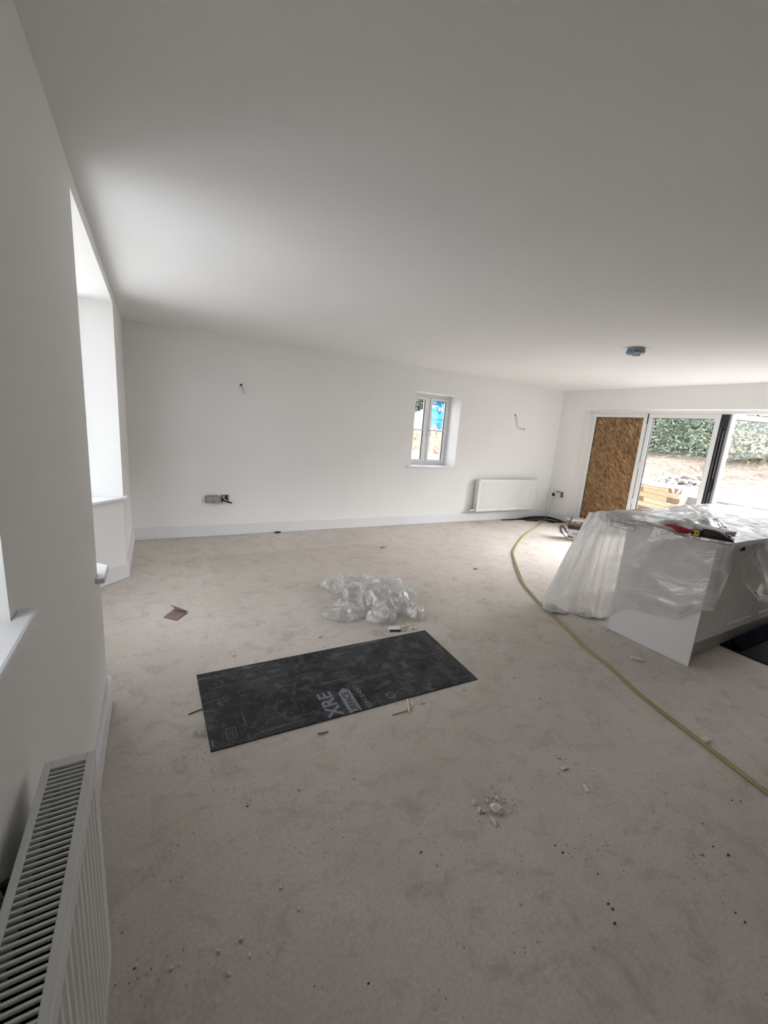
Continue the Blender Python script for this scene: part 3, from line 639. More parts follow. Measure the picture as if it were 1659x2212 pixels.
# ================================================================== KITCHEN ISLAND
isl = thing('kitchen_island', 'pale grey kitchen island unit with panelled doors under a plastic dust sheet', 'kitchen island')
bobj('end_panel', (3.49, -4.175, 0.002), (3.509, -3.574, 0.875), cabm, isl, bevel=0.0015)
bobj('carcass', (3.5095, -4.128, 0.14), (5.98, -3.592, 0.874), cabm, isl)
bobj('back_panel', (3.5095, -3.591, 0.002), (5.98, -3.576, 0.874), cabm, isl)
bobj('plinth', (3.5095, -4.105, 0.002), (5.98, -4.088, 0.139), plinthm, isl)
tag(bobj('worktop', (3.47, -4.20, 0.8755), (6.0, -3.272, 0.905), worktop, isl, bevel=0.003), 'white worktop slab')
xs = [3.512, 3.985, 4.54, 5.02, 5.50, 5.978]
for a, b in zip(xs, xs[1:]):
    a += 0.0015; b -= 0.0015; st = 0.062
    bm = BM(); z0, z1 = 0.152, 0.868
    box(bm, (a, -4.150, z0), (a+st, -4.129, z1)); box(bm, (b-st, -4.150, z0), (b, -4.129, z1)); box(bm, (a+st, -4.150, z0), (b-st, -4.129, z0+st)); box(bm, (a+st, -4.150, z1-st), (b-st, -4.129, z1))
    dr = obj('cabinet_door', bm, cabm, isl, bevel=0.0015)
    bobj('door_panel', (a+st, -4.142, z0+st), (b-st, -4.130, z1-st), cabm, dr)
    bm = BM(); hx = b-0.058 if a < 3.9 else (a+b)/2; g = []
    for i in range(7):
        th = math.pi*0.5*i/6; g.append([bm.verts.new((hx+0.046*math.cos(u)*max(0.12, math.cos(th*0.96)), -4.150-0.026*math.cos(th)*math.sin(u)-0.001, 0.822+0.040*math.sin(th))) for u in [math.pi*k/10 for k in range(11)]])
    for A, B in zip(g, g[1:]):
        for k in range(10): bm.faces.new((A[k], A[k+1], B[k+1], B[k]))
    obj('cup_handle', bm, blackp, dr, smooth=True, solid=0.003)

# cardboard flat pack and a roll lying under the dust sheet
fb = thing('flat_box', 'flat cardboard box showing its brown edge under the plastic sheet', 'box')
bobj('box_side', (3.482, -3.885, 0.9065), (4.24, -3.335, 0.934), cardb, fb)
bobj('box_top', (3.486, -3.881, 0.9342), (4.236, -3.339, 0.937), cardgrey, fb)
bm = BM(); tube(bm, [(3.60, -3.80, 0.9565), (3.85, -3.815, 0.9565), (4.10, -3.825, 0.957), (4.27, -3.83, 0.9572)], 0.017, 10); lr = tag(obj('rolled_sheet', bm, plain('grey_roll', (0.30, 0.30, 0.31), 0.4), smooth=True), 'grey rolled strip lying on the flat box', 'roll')

# ---- the dust sheet
def film_top(x, y):
    z = 0.9115
    def plate(x0, x1, y0, y1, e):
        fx = min(1, max(0, (x-x0)/e+1))*min(1, max(0, (x1-x)/e+1)); fy = min(1, max(0, (y-y0)/e+1))*min(1, max(0, (y1-y)/e+1)); return fx*fy
    z += 0.032*plate(3.47, 4.25, -3.89, -3.33, 0.05)
    z += 0.034*plate(3.58, 4.29, -3.85, -3.79, 0.05)*max(0, 1)
    z += 0.060*math.exp(-((x-5.25)/0.42)**2-((y+3.38)/0.13)**2)+0.03*math.exp(-((x-4.75)/0.2)**2-((y+3.33)/0.08)**2)
    q = Vector((x*3.0, y*4.2, 0.3)); r = 1-abs(noise.noise(q))*2.2; r2 = 1-abs(noise.noise(q*2.3+Vector((5, 1, 2))))*2.2
    calm = 0.35 if (3.4 < x < 4.15 and y < -3.93) else 1.0
    z += calm*(0.012*max(0, r)**3+0.006*max(0, r2)**2)
    return z
def ridge(p): return max(0.0, 1-abs(noise.noise(p))*2.6)**2
sheet = thing('plastic_dust_sheet', 'clear polythene dust sheet draped over the kitchen island', 'plastic sheet')
bm = BM(); nx, ny = 110, 44; g = []; UVS = {}; CRS = {}
for i in range(nx+1):
    row = []
    for j in range(ny+1):
        x = 3.452+(6.03-3.452)*i/nx; y = -4.212+(-3.258+4.212)*j/ny; row.append(bm.verts.new((x, y, film_top(x, y)))); UVS[row[-1]] = (x*1.5, y*1.5+9); CRS[row[-1]] = 0.8*ridge(Vector((x*3.0, y*4.2, 0.3)))
    g.append(row)
for i in range(nx):
    for j in range(ny): bm.faces.new((g[i][j], g[i+1][j], g[i+1][j+1], g[i][j+1]))
# hanging skirt: control stations (s along the edge) -> edge point, hem point, outward bulge
ST_ = [ # edge point,          hem point
    ((6.03, -3.258), (6.05, -3.10, 0.30)), ((5.0, -3.258), (5.0, -3.06, 0.16)), ((4.3, -3.258), (4.3, -3.02, 0.04)), ((3.9, -3.258), (3.86, -2.98, 0.01)), ((3.62, -3.258), (3.56, -2.99, 0.006)),
    ((3.50, -3.258), (3.40, -3.02, 0.006)), ((3.452, -3.258), (3.325, -3.075, 0.006)), ((3.452, -3.29), (3.335, -3.20, 0.006)), ((3.452, -3.34), (3.40, -3.26, 0.03)), ((3.452, -3.39), (3.46, -3.33, 0.085)),
    ((3.452, -3.44), (3.50, -3.40, 0.10)), ((3.452, -3.49), (3.485, -3.47, 0.045)), ((3.452, -3.55), (3.466, -3.56, 0.12)), ((3.452, -3.65), (3.466, -3.66, 0.22)), ((3.452, -3.78), (3.464, -3.80, 0.262)),
    ((3.452, -3.90), (3.462, -3.93, 0.285)), ((3.452, -4.02), (3.464, -4.06, 0.33)), ((3.452, -4.12), (3.462, -4.15, 0.42)), ((3.452, -4.212), (3.475, -4.20, 0.455)), ((3.50, -4.212), (3.535, -4.205, 0.50)),
    ((3.56, -4.212), (3.61, -4.20, 0.58)), ((3.62, -4.212), (3.675, -4.20, 0.70)), ((3.66, -4.212), (3.695, -4.205, 0.80)), ((3.70, -4.212), (3.71, -4.212, 0.855)), ((3.80, -4.212), (3.79, -4.214, 0.880)),
    ((3.93, -4.212), (3.90, -4.214, 0.880)), ((4.00, -4.212), (3.985, -4.214, 0.868)), ((4.035, -4.212), (3.862, -4.208, 0.72)), ((4.07, -4.212), (3.885, -4.205, 0.63)), ((4.13, -4.212), (4.02, -4.20, 0.53)), ((4.25, -4.212), (4.22, -4.20, 0.43)), ((4.45, -4.212), (4.45, -4.20, 0.36)), ((4.8, -4.212), (4.8, -4.20, 0.32)), ((5.4, -4.212), (5.4, -4.20, 0.34)), ((6.03, -4.212), (6.03, -4.20, 0.40))]
SUB = 9; NT = 34
E = smooth_path([(a[0], a[1], 0) for a, b in ST_], SUB); Hm = smooth_path([b for a, b in ST_], SUB)
def lerp_station(k, lst): return lst[k]
rows = []
for k in range(len(E)):
    ex, ey = E[k].x, E[k].y
    ex = min(max(ex, 3.452), 6.03); ey = min(max(ey, -4.212), -3.258)
    top = Vector((ex, ey, film_top(ex, ey))); hem = Hm[k].copy(); s = k/SUB
    # panel region keeps close to the board, the free corner flares
    onpanel = 1.0 if ey < -3.56 else 0.0
    out = Vector((-1, 0, 0)) if ex < 3.46 and ey > -4.20 else (Vector((0, -1, 0)) if ey < -4.2 else Vector((0, 1, 0)))
    row = []
    for j in range(NT+1):
        t = j/NT
        p = top.lerp(hem, t)
        if out.x < 0: flare = 0.0
        # swag: folds that run as shallow curves from the corners
        if ey > -3.56 or out.y > 0:
            fold = 0.026*t*(1-0.3*t)*math.sin(s*2.6+noise.noise(Vector((s*0.5, t*0.8, 3)))*2.0)+0.022*t*ridge(Vector((s*0.9+t*0.4, t*0.5, 7)))
            p += out*(fold+0.02*math.sin(math.pi*t)); crest = 0.35+0.65*ridge(Vector((s*0.9+t*0.4, t*0.5, 7)))
        else:
            sw = ridge(Vector((s*0.16+0.4, (t*(1.0-0.04*abs(s-15))+0.05*math.cos((s-15)*0.35))*2.6, 1.5)))
            sw2 = ridge(Vector((s*0.22+t*0.9, t*2.2-s*0.20, 9.5)))
            lift = 0.004+0.026*sw+0.012*sw2+0.006*math.sin(s*1.1)*t
            kl = min(1.0, max(0.0, (top.z-hem.z-0.02)/0.35)); p += out*(0.002+lift*kl); crest = min(1, 0.7*sw**1.5+0.6*sw2**1.5)
            if out.x < 0: p.x = min(p.x, 3.484-0.003)
            else: p.y = min(p.y, -4.153-0.003) if p.z < 0.87 else min(p.y, -4.203)
        p.z = max(p.z, 0.005)
        row.append(bm.verts.new(p)); UVS[row[-1]] = (s*0.16, t*1.3); CRS[row[-1]] = crest
    rows.append(row)
for A, B in zip(rows, rows[1:]):
    for j in range(NT): bm.faces.new((A[j], A[j+1], B[j+1], B[j]))
ul = bm.loops.layers.uv.new('UVMap'); uc = bm.loops.layers.uv.new('crest')
for f in bm.faces:
    for l in f.loops: l[ul].uv = UVS[l.vert]; l[uc].uv = (CRS[l.vert], 0)
fs = obj('sheet', bm, filmm, sheet, smooth=True)
# gathered hem lying on the floor
bm = BM()
for (c, r, sd, sq) in (((3.345, -3.13, 0.028), 0.075, 1, (1.0, 0.9, 0.36)), ((3.37, -3.215, 0.02), 0.07, 2, (1.1, 0.6, 0.26)), ((3.285, -3.15, 0.018), 0.05, 3, (0.9, 1.2, 0.33)), ((3.575, -3.36, 0.02), 0.085, 4, (1.2, 0.7, 0.22)), ((3.50, -3.31, 0.022), 0.05, 6, (0.9, 1.0, 0.4)), ((3.65, -3.42, 0.015), 0.07, 5, (1.3, 0.5, 0.20))):
    k0 = len(bm.verts); lump(bm, c, r, sd, 0.35, 3, sq); bm.verts.ensure_lookup_table()
    for v in bm.verts[k0:] if False else list(bm.verts)[k0:]:
        n_ = ridge(v.co*28)*0.010; v.co += (v.co-Vector(c)).normalized()*n_; v.co.z = max(0.004, v.co.z)
obj('gathered_hem', bm, filmh, sheet, smooth=True)
bm = BM(); gpts = [(3.83, -4.222, 0.70), (3.87, -4.222, 0.725), (3.905, -4.222, 0.66), (3.955, -4.222, 0.60), (3.94, -4.222, 0.575), (3.87, -4.222, 0.63)]
v = [bm.verts.new(Vector(q)+Vector((0.02, 0, 0))) for q in gpts]; bm.faces.new(v); tag(obj('yellow_print', bm, filmy, sheet), 'yellow printed patch')
# printed warning box, upside down on the flap
def flap_pt(u, v_): return Vector((3.436, -3.47-0.19*u, 0.900-0.055*v_))
X = Vector((0, -1, 0)); Yd = Vector((0, 0, 1))
bm = BM()
def bar3(a, b, r): tube(bm, [a, b], r, 4, 1)
A, B, C, D = flap_pt(0, 0), flap_pt(1, 0), flap_pt(1, 1), flap_pt(0, 1)
for a, b in ((A, B), (B, C), (A, D)): bar3(a, b, 0.0018)
obj('print_border', bm, inkm, sheet)
text_mesh('print_lettering', 'one needed to clean by', inkm, sheet, flap_pt(0.96, 0.62), (0, 1, 0), (0, 0, -1), 0.175, 0.016, 0.002)
text_mesh('print_lettering', 'carefully', inkm, sheet, flap_pt(0.70, 0.22), (0, 1, 0), (0, 0, -1), 0.06, 0.012, 0.002)

# ---- things lying on the dust sheet
zt = 0.922
bm = BM(); lump(bm, (3.515, -3.915, zt+0.018), 0.085, 11, 0.3, 3, (0.45, 1.15, 0.30))
for v in bm.verts: v.co.z = max(zt-0.004, v.co.z+0.006*noise.noise(v.co*40))
tag(obj('red_plastic_bag', bm, filmred, smooth=True), 'crumpled red plastic wrapper beside the yellow tape measure', 'wrapper')
tm = thing('tape_measure', 'black and yellow tape measure on the dust sheet', 'tape measure')
MT = T0((3.495, -4.045, zt)) @ Matrix.Rotation(math.radians(12), 4, 'Z')
bm = BM(); box(bm, (-0.024, -0.030, 0.0), (0.022, 0.032, 0.052), MT); obj('case', bm, blackp, tm, bevel=0.008)
bm = BM(); box(bm, (-0.027, -0.014, 0.006), (0.024, 0.024, 0.046), MT); obj('case_panel', bm, yellow, tm, bevel=0.004)
bm = BM(); box(bm, (-0.029, 0.012, 0.014), (-0.026, 0.036, 0.036), MT); obj('blade_lock', bm, blackp, tm, bevel=0.002)
bm = BM(); box(bm, (-0.028, -0.006, 0.020), (-0.0268, 0.002, 0.034), MT); obj('badge', bm, blackp, tm)
bm = BM()
prof = [(0.0, 0.030, 0.022), (0.04, 0.034, 0.030), (0.10, 0.036, 0.030), (0.16, 0.030, 0.020), (0.20, 0.018, 0.012), (0.225, 0.004, 0.005)]
prev = None
for (l, hw, hh) in prof:
    c = Vector((3.505+l*0.30, -4.045-l*0.80, zt+hh)); ring = [bm.verts.new(c+Vector((math.cos(2*math.pi*k/12)*hw*0.9, math.cos(2*math.pi*k/12)*hw*0.3, math.sin(2*math.pi*k/12)*hh))) for k in range(12)]
    if prev:
        for k in range(12): bm.faces.new((prev[k], prev[(k+1) % 12], ring[(k+1) % 12], ring[k]))
    else: bm.faces.new(ring[::-1])
    prev = ring
bm.faces.new(prev); pouch = thing('tool_pouch', 'dark brown leather tool pouch behind the tape measure', 'pouch'); obj('pouch_body', bm, leather, pouch, smooth=True)
bm = BM(); tube(bm, [(3.485, -4.07, zt+0.058), (3.54, -4.13, zt+0.055), (3.56, -4.18, zt+0.032)], 0.004); obj('flap_edge', bm, leather, pouch, smooth=True)
pad = thing('white_carton', 'long white carton with a wire hook lying on the dust sheet', 'carton')
MW = T0((3.80, -4.00, zt)) @ Matrix.Rotation(math.radians(-14), 4, 'Z')
bm = BM(); box(bm, (-0.055, -0.13, 0), (0.055, 0.13, 0.020), MW); obj('carton_base', bm, paperw, pad, bevel=0.002)
bm = BM(); box(bm, (-0.052, -0.132, 0.0215), (0.057, 0.128, 0.036), MW); obj('carton_lid', bm, paperw, pad, bevel=0.002)
bm = BM(); tube(bm, [MW @ Vector(q) for q in ((0.02, -0.03, 0.036), (0.02, -0.05, 0.052), (0.02, -0.075, 0.056), (0.02, -0.085, 0.046))], 0.0025); obj('wire_hook', bm, blackp, pad, smooth=True)
bm = BM(); lump(bm, (3.70, -4.135, zt+0.012), 0.028, 31, 0.4, 2, (1.3, 0.8, 0.45)); tag(obj('black_clip', bm, blackp, smooth=True), 'small black clip at the end of the white carton', 'clip')

# ================================================================== BLACK PRINTED SHEET ON THE FLOOR
brd = thing('protection_board', 'dirty black floor protection board with grey printed lettering', 'board')
bm = BM(); prism(bm, [(0.421, -3.018), (0.427, -3.648), (1.966, -3.697), (2.010, -3.054)], 0.0015, 0.0068)
obj('board', bm, boardm, brd)
UPX, RD = (-1, 0, 0), (0, 1, 0); zl = 0.0068
def btext(s, x_base, y_start, length, cap, mat=printm, nm='lettering', lift=0.0006, bold=0.008): return text_mesh(nm, s, mat, brd, (x_base, y_start, zl), RD, UPX, length, cap, lift, bold)
btext('XRE', 1.076, -3.668, 0.210, 0.082, bold=0.022)
bm = BM(); prism(bm, [(1.151, -3.458), (1.113, -3.495), (1.106, -3.671), (1.178, -3.671), (1.184, -3.492)], zl+0.0001, zl+0.0006); obj('print_panel', bm, printm, brd)
btext('URFACE', 1.167, -3.672, 0.172, 0.040, blackm, lift=0.0012)
btext('ION SHEET', 1.243, -3.671, 0.210, 0.030)
btext('erkins', 1.303, -3.682, 0.088, 0.018, printd)
def worn_line(x_base, y_start, length, cap, mat):
    bm = BM(); y = y_start; rr = random.Random(int(abs(x_base*y_start)*1e5))
    while y < y_start+length:
        l = rr.uniform(0.003, 0.007); box(bm, (x_base-cap*rr.uniform(0.6, 1.0), y, zl+0.0001), (x_base-cap*rr.uniform(0.0, 0.25), min(y+l, y_start+length), zl+0.0004)); y += l+rr.uniform(0.001, 0.003)
    obj('worn_print', bm, mat, brd)
def frame_print(x0, x1, y0, y1, mat, t=0.002):
    bm = BM()
    for lo, hi in (((x0, y0), (x1, y0+t)), ((x0, y1-t), (x1, y1)), ((x0, y0), (x0+t, y1)), ((x1-t, y0), (x1, y1))): box(bm, (*lo, zl+0.0001), (*hi, zl+0.0005))
    obj('print_frame', bm, mat, brd)
frame_print(1.489, 1.533, -3.635, -3.560, printm); worn_line(1.522, -3.625, 0.05, 0.013, printd); worn_line(1.506, -3.615, 0.035, 0.007, printd)
frame_print(0.504, 0.550, -3.611, -3.533, printm); worn_line(0.541, -3.602, 0.055, 0.014, printd); worn_line(0.521, -3.59, 0.035, 0.007, printd)
worn_line(1.602, -3.568, 0.125, 0.013, printd); worn_line(0.605, -3.552, 0.108, 0.013, printd); btext('O', 0.604, -3.652, 0.012, 0.013, printd); worn_line(0.604, -3.634, 0.025, 0.013, printd)
bm = BM()
for k, x in enumerate((0.431, 0.442, 0.454)): box(bm, (x, -3.512, zl+0.0001), (x+0.006, -3.474, zl+0.0004))
box(bm, (0.434, -3.63, zl+0.0001), (0.446, -3.58, zl+0.0004))
for k in range(4): box(bm, (1.40+0.013*k, -3.536+0.004*k, zl+0.0001), (1.407+0.013*k, -3.505+0.003*k, zl+0.0004))
box(bm, (1.343, -3.534, zl+0.0001), (1.392, -3.528, zl+0.0004)); box(bm, (1.352, -3.52, zl+0.0001), (1.396, -3.515, zl+0.0004))
obj('faded_print', bm, printd, brd)
bm = BM()   # two turning arrows
for base in (0.3, math.pi+0.3):
    for k in range(9):
        a0 = base+k*0.25; a1 = a0+0.26; q = []
        for a, r in ((a0, 0.021), (a1, 0.021), (a1, 0.027), (a0, 0.027)): q.append(bm.verts.new((1.380+r*math.cos(a), -3.626+r*math.sin(a), zl+0.0005)))
        bm.faces.new(q)
    a = base+9*0.25; q = [bm.verts.new((1.380+r*math.cos(a+da), -3.626+r*math.sin(a+da), zl+0.0005)) for r, da in ((0.015, 0), (0.034, 0), (0.024, 0.45))]; bm.faces.new(q)
obj('recycling_mark', bm, printm, brd)

# dark sheets beside the island
bm = BM(); prism(bm, [(4.125, -4.107), (4.118, -4.23), (4.150, -4.95), (5.6, -4.95), (5.6, -4.107)], 0.001, 0.009); tag(obj('black_floor_sheet', bm, navy), 'black protection sheet flat on the floor before the island', 'sheet')
bm = BM(); q = [(4.175, -4.235, 0.012), (5.7, -4.245, 0.012), (5.7, -4.158, 0.085), (4.165, -4.158, 0.075)]
lo = [bm.verts.new(p) for p in q]; hi = [bm.verts.new(Vector(p)+Vector((0, -0.004, 0.006))) for p in q]
bm.faces.new(lo[::-1]); bm.faces.new(hi)
for i in range(4): bm.faces.new((lo[i], lo[(i+1) % 4], hi[(i+1) % 4], hi[i]))
tag(obj('black_floor_sheet', bm, plain('navy_sheet_upper', (0.010, 0.012, 0.019), 0.95, var=0.3, vscale=15, spec=0.02)), 'folded dark sheet leaning against the island plinth', 'sheet')

# ================================================================== CRUMPLED POLYTHENE ON THE FLOOR
LOBES = [(1.98, -2.47, 0.27, 0.27, 0.175, 0.25), (1.83, -2.10, 0.26, 0.17, 0.085, -0.2), (1.80, -2.29, 0.17, 0.14, 0.085, 0.5), (1.60, -2.56, 0.23, 0.17, 0.045, 0.35), (1.78, -2.78, 0.135, 0.105, 0.095, 0.0), (2.07, -2.83, 0.09, 0.08, 0.075, 0.4), (2.05, -2.68, 0.13, 0.12, 0.08, 0.0), (1.63, -2.0, 0.08, 0.08, 0.05, 0)]
def lobe_h(x, y, sd):
    h = 0
    for k, (cx_, cy_, rx, ry, hh, a) in enumerate(LOBES):
        dx, dy = x-cx_, y-cy_; u = (dx*math.cos(a)+dy*math.sin(a))/rx; v = (-dx*math.sin(a)+dy*math.cos(a))/ry
        e = 1-(u*u+v*v)*(1+0.5*noise.noise(Vector((x*9, y*9, sd+k))))
        if e > 0: h = max(h, hh*e**0.55)
    return h
fl = thing('crumpled_polythene', 'crumpled heap of clear polythene in the middle of the floor', 'plastic sheet')
for layer, (nm, scale_) in enumerate((('outer_fold', 1.0), ('inner_fold', 0.62))):
    bm = BM(); n = 150; g = {}; cr = {}
    for i in range(n+1):
        for j in range(n+1):
            x = 1.32+1.0*i/n; y = -3.02+1.25*j/n; h = lobe_h(x, y, layer*5)*scale_
            if h <= 0.006: continue
            p = Vector((x, y, 0)); q = Vector((x*4.6, y*4.6, layer*4+1.0))
            r1 = ridge(q); r2 = ridge(q*2.3+Vector((3, 3, 3))); r3 = ridge(Vector(((x+y)*6.5, (x-y)*1.8, layer)))
            amp = min(1, h/0.05)
            r4 = ridge(Vector(((x-0.3*y)*8, (y+0.3*x)*1.7, layer+20)))
            z = h*0.74+amp*(0.020*r1+0.004*r2+0.034*r3+0.034*r4)+0.003
            lat = Vector((noise.noise(q*1.3), noise.noise(q*1.3+Vector((7, 2, 1))), 0))*0.045*amp
            g[i, j] = bm.verts.new((x+lat.x, y+lat.y, max(0.003, z))); cr[g[i, j]] = min(1, 0.3*r1**3+0.8*r3**3+0.8*r4**3)
    for i in range(n):
        for j in range(n):
            k = [(i, j), (i+1, j), (i+1, j+1), (i, j+1)]
            if all(c in g for c in k): bm.faces.new([g[c] for c in k])
    for v in [v for v in bm.verts if not v.link_faces]: bm.verts.remove(v)
    uc = bm.loops.layers.uv.new('crest')
    for f in bm.faces:
        for l in f.loops: l[uc].uv = (cr[l.vert], 0)
    obj(nm, bm, filmf, fl, smooth=True)
bm = BM(); q = [(2.045, -2.765), (2.075, -2.745), (2.125, -2.90), (2.105, -2.925)]
v = [bm.verts.new((x, y, 0.096-0.02*k if k < 2 else 0.014)) for k, (x, y) in enumerate(q)]; bm.faces.new(v); tag(obj('yellow_print', bm, filmy, fl, solid=0.001), 'yellow printed stripe')
def scrap(label, c, rx, ry, h, sd, mat=filmclear):
    bm = BM(); n = 16; g = {}
    for i in range(n+1):
        for j in range(n+1):
            u, v = 2*i/n-1, 2*j/n-1
            if u*u+v*v > 1+0.3*noise.noise(Vector((u*2, v*2, sd))): continue
            g[i, j] = bm.verts.new((c[0]+u*rx, c[1]+v*ry, 0.002+h*ridge(Vector((u*1.5, v*1.5, sd)))))
    for i in range(n):
        for j in range(n):
            k = [(i, j), (i+1, j), (i+1, j+1), (i, j+1)]
            if all(c_ in g for c_ in k): bm.faces.new([g[c_] for c_ in k])
    for v in [v for v in bm.verts if not v.link_faces]: bm.verts.remove(v)
    return tag(obj('plastic_scrap', bm, mat, smooth=True), label, 'plastic scrap')
scrap('flat clear plastic scrap between the polythene heap and the black board', (1.66, -2.945), 0.075, 0.06, 0.012, 3)
scrap('small shiny clear plastic scrap at the left corner of the black board', (0.392, -3.515), 0.034, 0.026, 0.022, 8)

# ================================================================== FLOOR CLUTTER
# off-cut of green-edged board and splinters by the polythene
oc = thing('board_offcut', 'short white board off-cut with a green edge beside the splinters', 'off-cut')
MO = T0((1.795, -2.965, 0.002)) @ Matrix.Rotation(math.radians(-20), 4, 'Z')
bm = BM(); box(bm, (-0.045, -0.02, 0), (0.04, 0.035, 0.018), MO); obj('core', bm, paperw, oc)
bm = BM(); box(bm, (-0.045, -0.0215, 0.001), (0.04, -0.0201, 0.017), MO); obj('green_edge', bm, plain('green_edge', (0.05, 0.11, 0.06), 0.7), oc)
for k in range(16):
    bm = BM(); a = R.uniform(0, math.pi); L = R.uniform(0.015, 0.045); x = 1.905+R.uniform(-0.06, 0.05); y = -2.972+R.uniform(-0.035, 0.05); z = 0.006+R.uniform(0, 0.03)*max(0, 1-abs(x-1.905)/0.06)
    M = T0((x, y, z)) @ Matrix.Rotation(a, 4, 'Z') @ Matrix.Rotation(R.uniform(-0.5, 0.5), 4, 'Y'); box(bm, (-L/2, -0.004, -0.003), (L/2, 0.004, 0.003), M)
    for v in bm.verts: v.co.z = max(0.001, v.co.z)
    tag(obj('wood_chip', bm, woodsp), 'pale wood chip in the small heap at the far edge of the black board', 'wood chip', 'wood chips heaped by the black board')
SPL = [((1.308, -3.763), (1.431, -3.764), 0.0045, 'longest pale splinter lying along the near edge of the black board'), ((1.452, -3.690), (1.403, -3.788), 0.0045, 'pale splinter crossing the longest one before the black board'), ((1.449, -3.710), (1.470, -3.735), 0.003, None), ((1.452, -3.752), (1.457, -3.728), 0.0035, None), ((1.507, -3.712), (1.513, -3.745), 0.003, None), ((1.494, -3.741), (1.530, -3.755), 0.003, None), ((1.50, -3.755), (1.488, -3.73), 0.003, None), ((1.497, -3.722), (1.530, -3.735), 0.0025, None)]
for a, b, r, lab in SPL:
    bm = BM(); m_ = ((a[0]+b[0])/2+0.002, (a[1]+b[1])/2-0.003); tube(bm, [(*a, r+0.001), (*m_, r+0.002), (*b, r+0.001)], r, 5, 3)
    o = obj('wood_splinter', bm, woodsp)
    tag(o, lab or 'short pale splinter on the floor near the edge of the black board', 'splinter', 'splinters before the black board')
bm = BM(); tube(bm, [(0.355, -3.348, 0.003), (0.40, -3.338, 0.004), (0.43, -3.333, 0.004)], 0.0028, 5, 3); tag(obj('twig', bm, plain('dark_twig', (0.10, 0.08, 0.06), 0.8)), 'thin dark twig poking from under the left edge of the black board', 'twig')
bm = BM(); tube(bm, [(0.905, -3.735, 0.003), (0.925, -3.745, 0.007), (0.955, -3.742, 0.003)], 0.003, 5, 3); tag(obj('twig', bm, plain('grey_twig', (0.16, 0.13, 0.11), 0.8)), 'small grey curl of bark in front of the black board', 'twig')
# folded piece of brown card
cb = thing('folded_card', 'small folded piece of brown cardboard on the bare floor', 'cardboard')
def card_leaf(nm, q, mat, th=0.003):
    bm = BM(); lo = [bm.verts.new(p) for p in q]; hi = [bm.verts.new(Vector(p)+Vector((0, 0, th))) for p in q]; bm.faces.new(lo[::-1]); bm.faces.new(hi)
    for i in range(4): bm.faces.new((lo[i], lo[(i+1) % 4], hi[(i+1) % 4], hi[i]))
    return obj(nm, bm, mat, cb)
cm = plain('card_inside', (0.24, 0.17, 0.145), 0.85, var=0.15, vscale=40)
card_leaf('lower_leaf', [(0.268, -2.175, 0.002), (0.352, -2.262, 0.002), (0.432, -2.150, 0.010), (0.345, -2.068, 0.010)], cm)
card_leaf('upper_leaf', [(0.318, -2.085, 0.055), (0.388, -2.170, 0.050), (0.434, -2.148, 0.014), (0.348, -2.066, 0.014)], plain('card_outside', (0.42, 0.39, 0.38), 0.8))
# plaster lumps: the distinct ones
def stone(nm, label, x, y, r, sd, mat=plaster, sq=(1, 1, 0.6), group=None, cat='debris'):
    bm = BM(); lump(bm, (x, y, 0), r, sd, 0.45, 2, sq); zmin = min(v.co.z for v in bm.verts)
    for v in bm.verts: v.co.z = max(0.0008, v.co.z-zmin*0.75)
    return tag(obj(nm, bm, mat), label, cat, group)
stone('plaster_lump', 'largest crumbly plaster lump on the open floor', 1.419, -4.429, 0.024, 1)
stone('plaster_lump', 'pointed plaster lump just below the largest one', 1.376, -4.460, 0.014, 2, sq=(0.7, 1.2, 0.5))
stone('plaster_lump', 'rounded plaster lump resting against the yellow cable', 2.740, -4.607, 0.024, 3, sq=(1.2, 0.8, 0.5))
stone('plaster_lump', 'tiny plaster lump touching the cable nearer the island', 2.945, -3.92, 0.009, 4)
bm = BM(); box(bm, (-0.04, -0.014, 0), (0.04, 0.014, 0.012), T0((3.232, -3.966, 0.001)) @ Matrix.Rotation(-0.9, 4, 'Z')); tag(obj('wood_offcut', bm, plain('pale_offcut', (0.72, 0.66, 0.56), 0.8), bevel=0.003), 'pale curled off-cut on the floor left of the island panel', 'off-cut')
bm = BM(); box(bm, (-0.018, -0.006, 0), (0.018, 0.006, 0.005), T0((1.866, -4.521, 0.001)) @ Matrix.Rotation(1.1, 4, 'Z')); tag(obj('paint_flake', bm, paperw), 'white paint flake right of the plaster crumbs', 'flake')
bm = BM(); lump(bm, (2.74, -1.048, 0.012), 0.03, 12, 0.5, 2, (1.3, 0.6, 0.4)); tag(obj('scrap_of_wrapper', bm, plain('wrapper', (0.30, 0.27, 0.22), 0.7)), 'small brownish wrapper scrap far out on the floor', 'scrap')
bm = BM(); lump(bm, (3.406, -2.052, 0.008), 0.028, 13, 0.5, 2, (1.3, 0.7, 0.35)); tag(obj('scrap_of_wrapper', bm, plain('wrapper2', (0.50, 0.46, 0.40), 0.7)), 'pale scrap left of the yellow cable bend', 'scrap')
bm = BM(); lump(bm, (5.14, -0.19, 0.014), 0.045, 14, 0.5, 2, (1.5, 0.6, 0.35)); tag(obj('scrap_of_wrapper', bm, plain('wrapper3', (0.50, 0.43, 0.33), 0.8)), 'pale plaster scrap on the floor below the far radiator valve', 'scrap')
bm = BM(); lump(bm, (1.671, -0.044, 0.006), 0.045, 15, 0.2, 2, (1.0, 0.45, 0.35)); tag(obj('dark_skirting_gap', bm, blackm, smooth=True), 'small black lump standing in for a dark gap at the foot of the long skirting board', 'dark gap')  # black lump stands in for the dark of a gap under the skirting
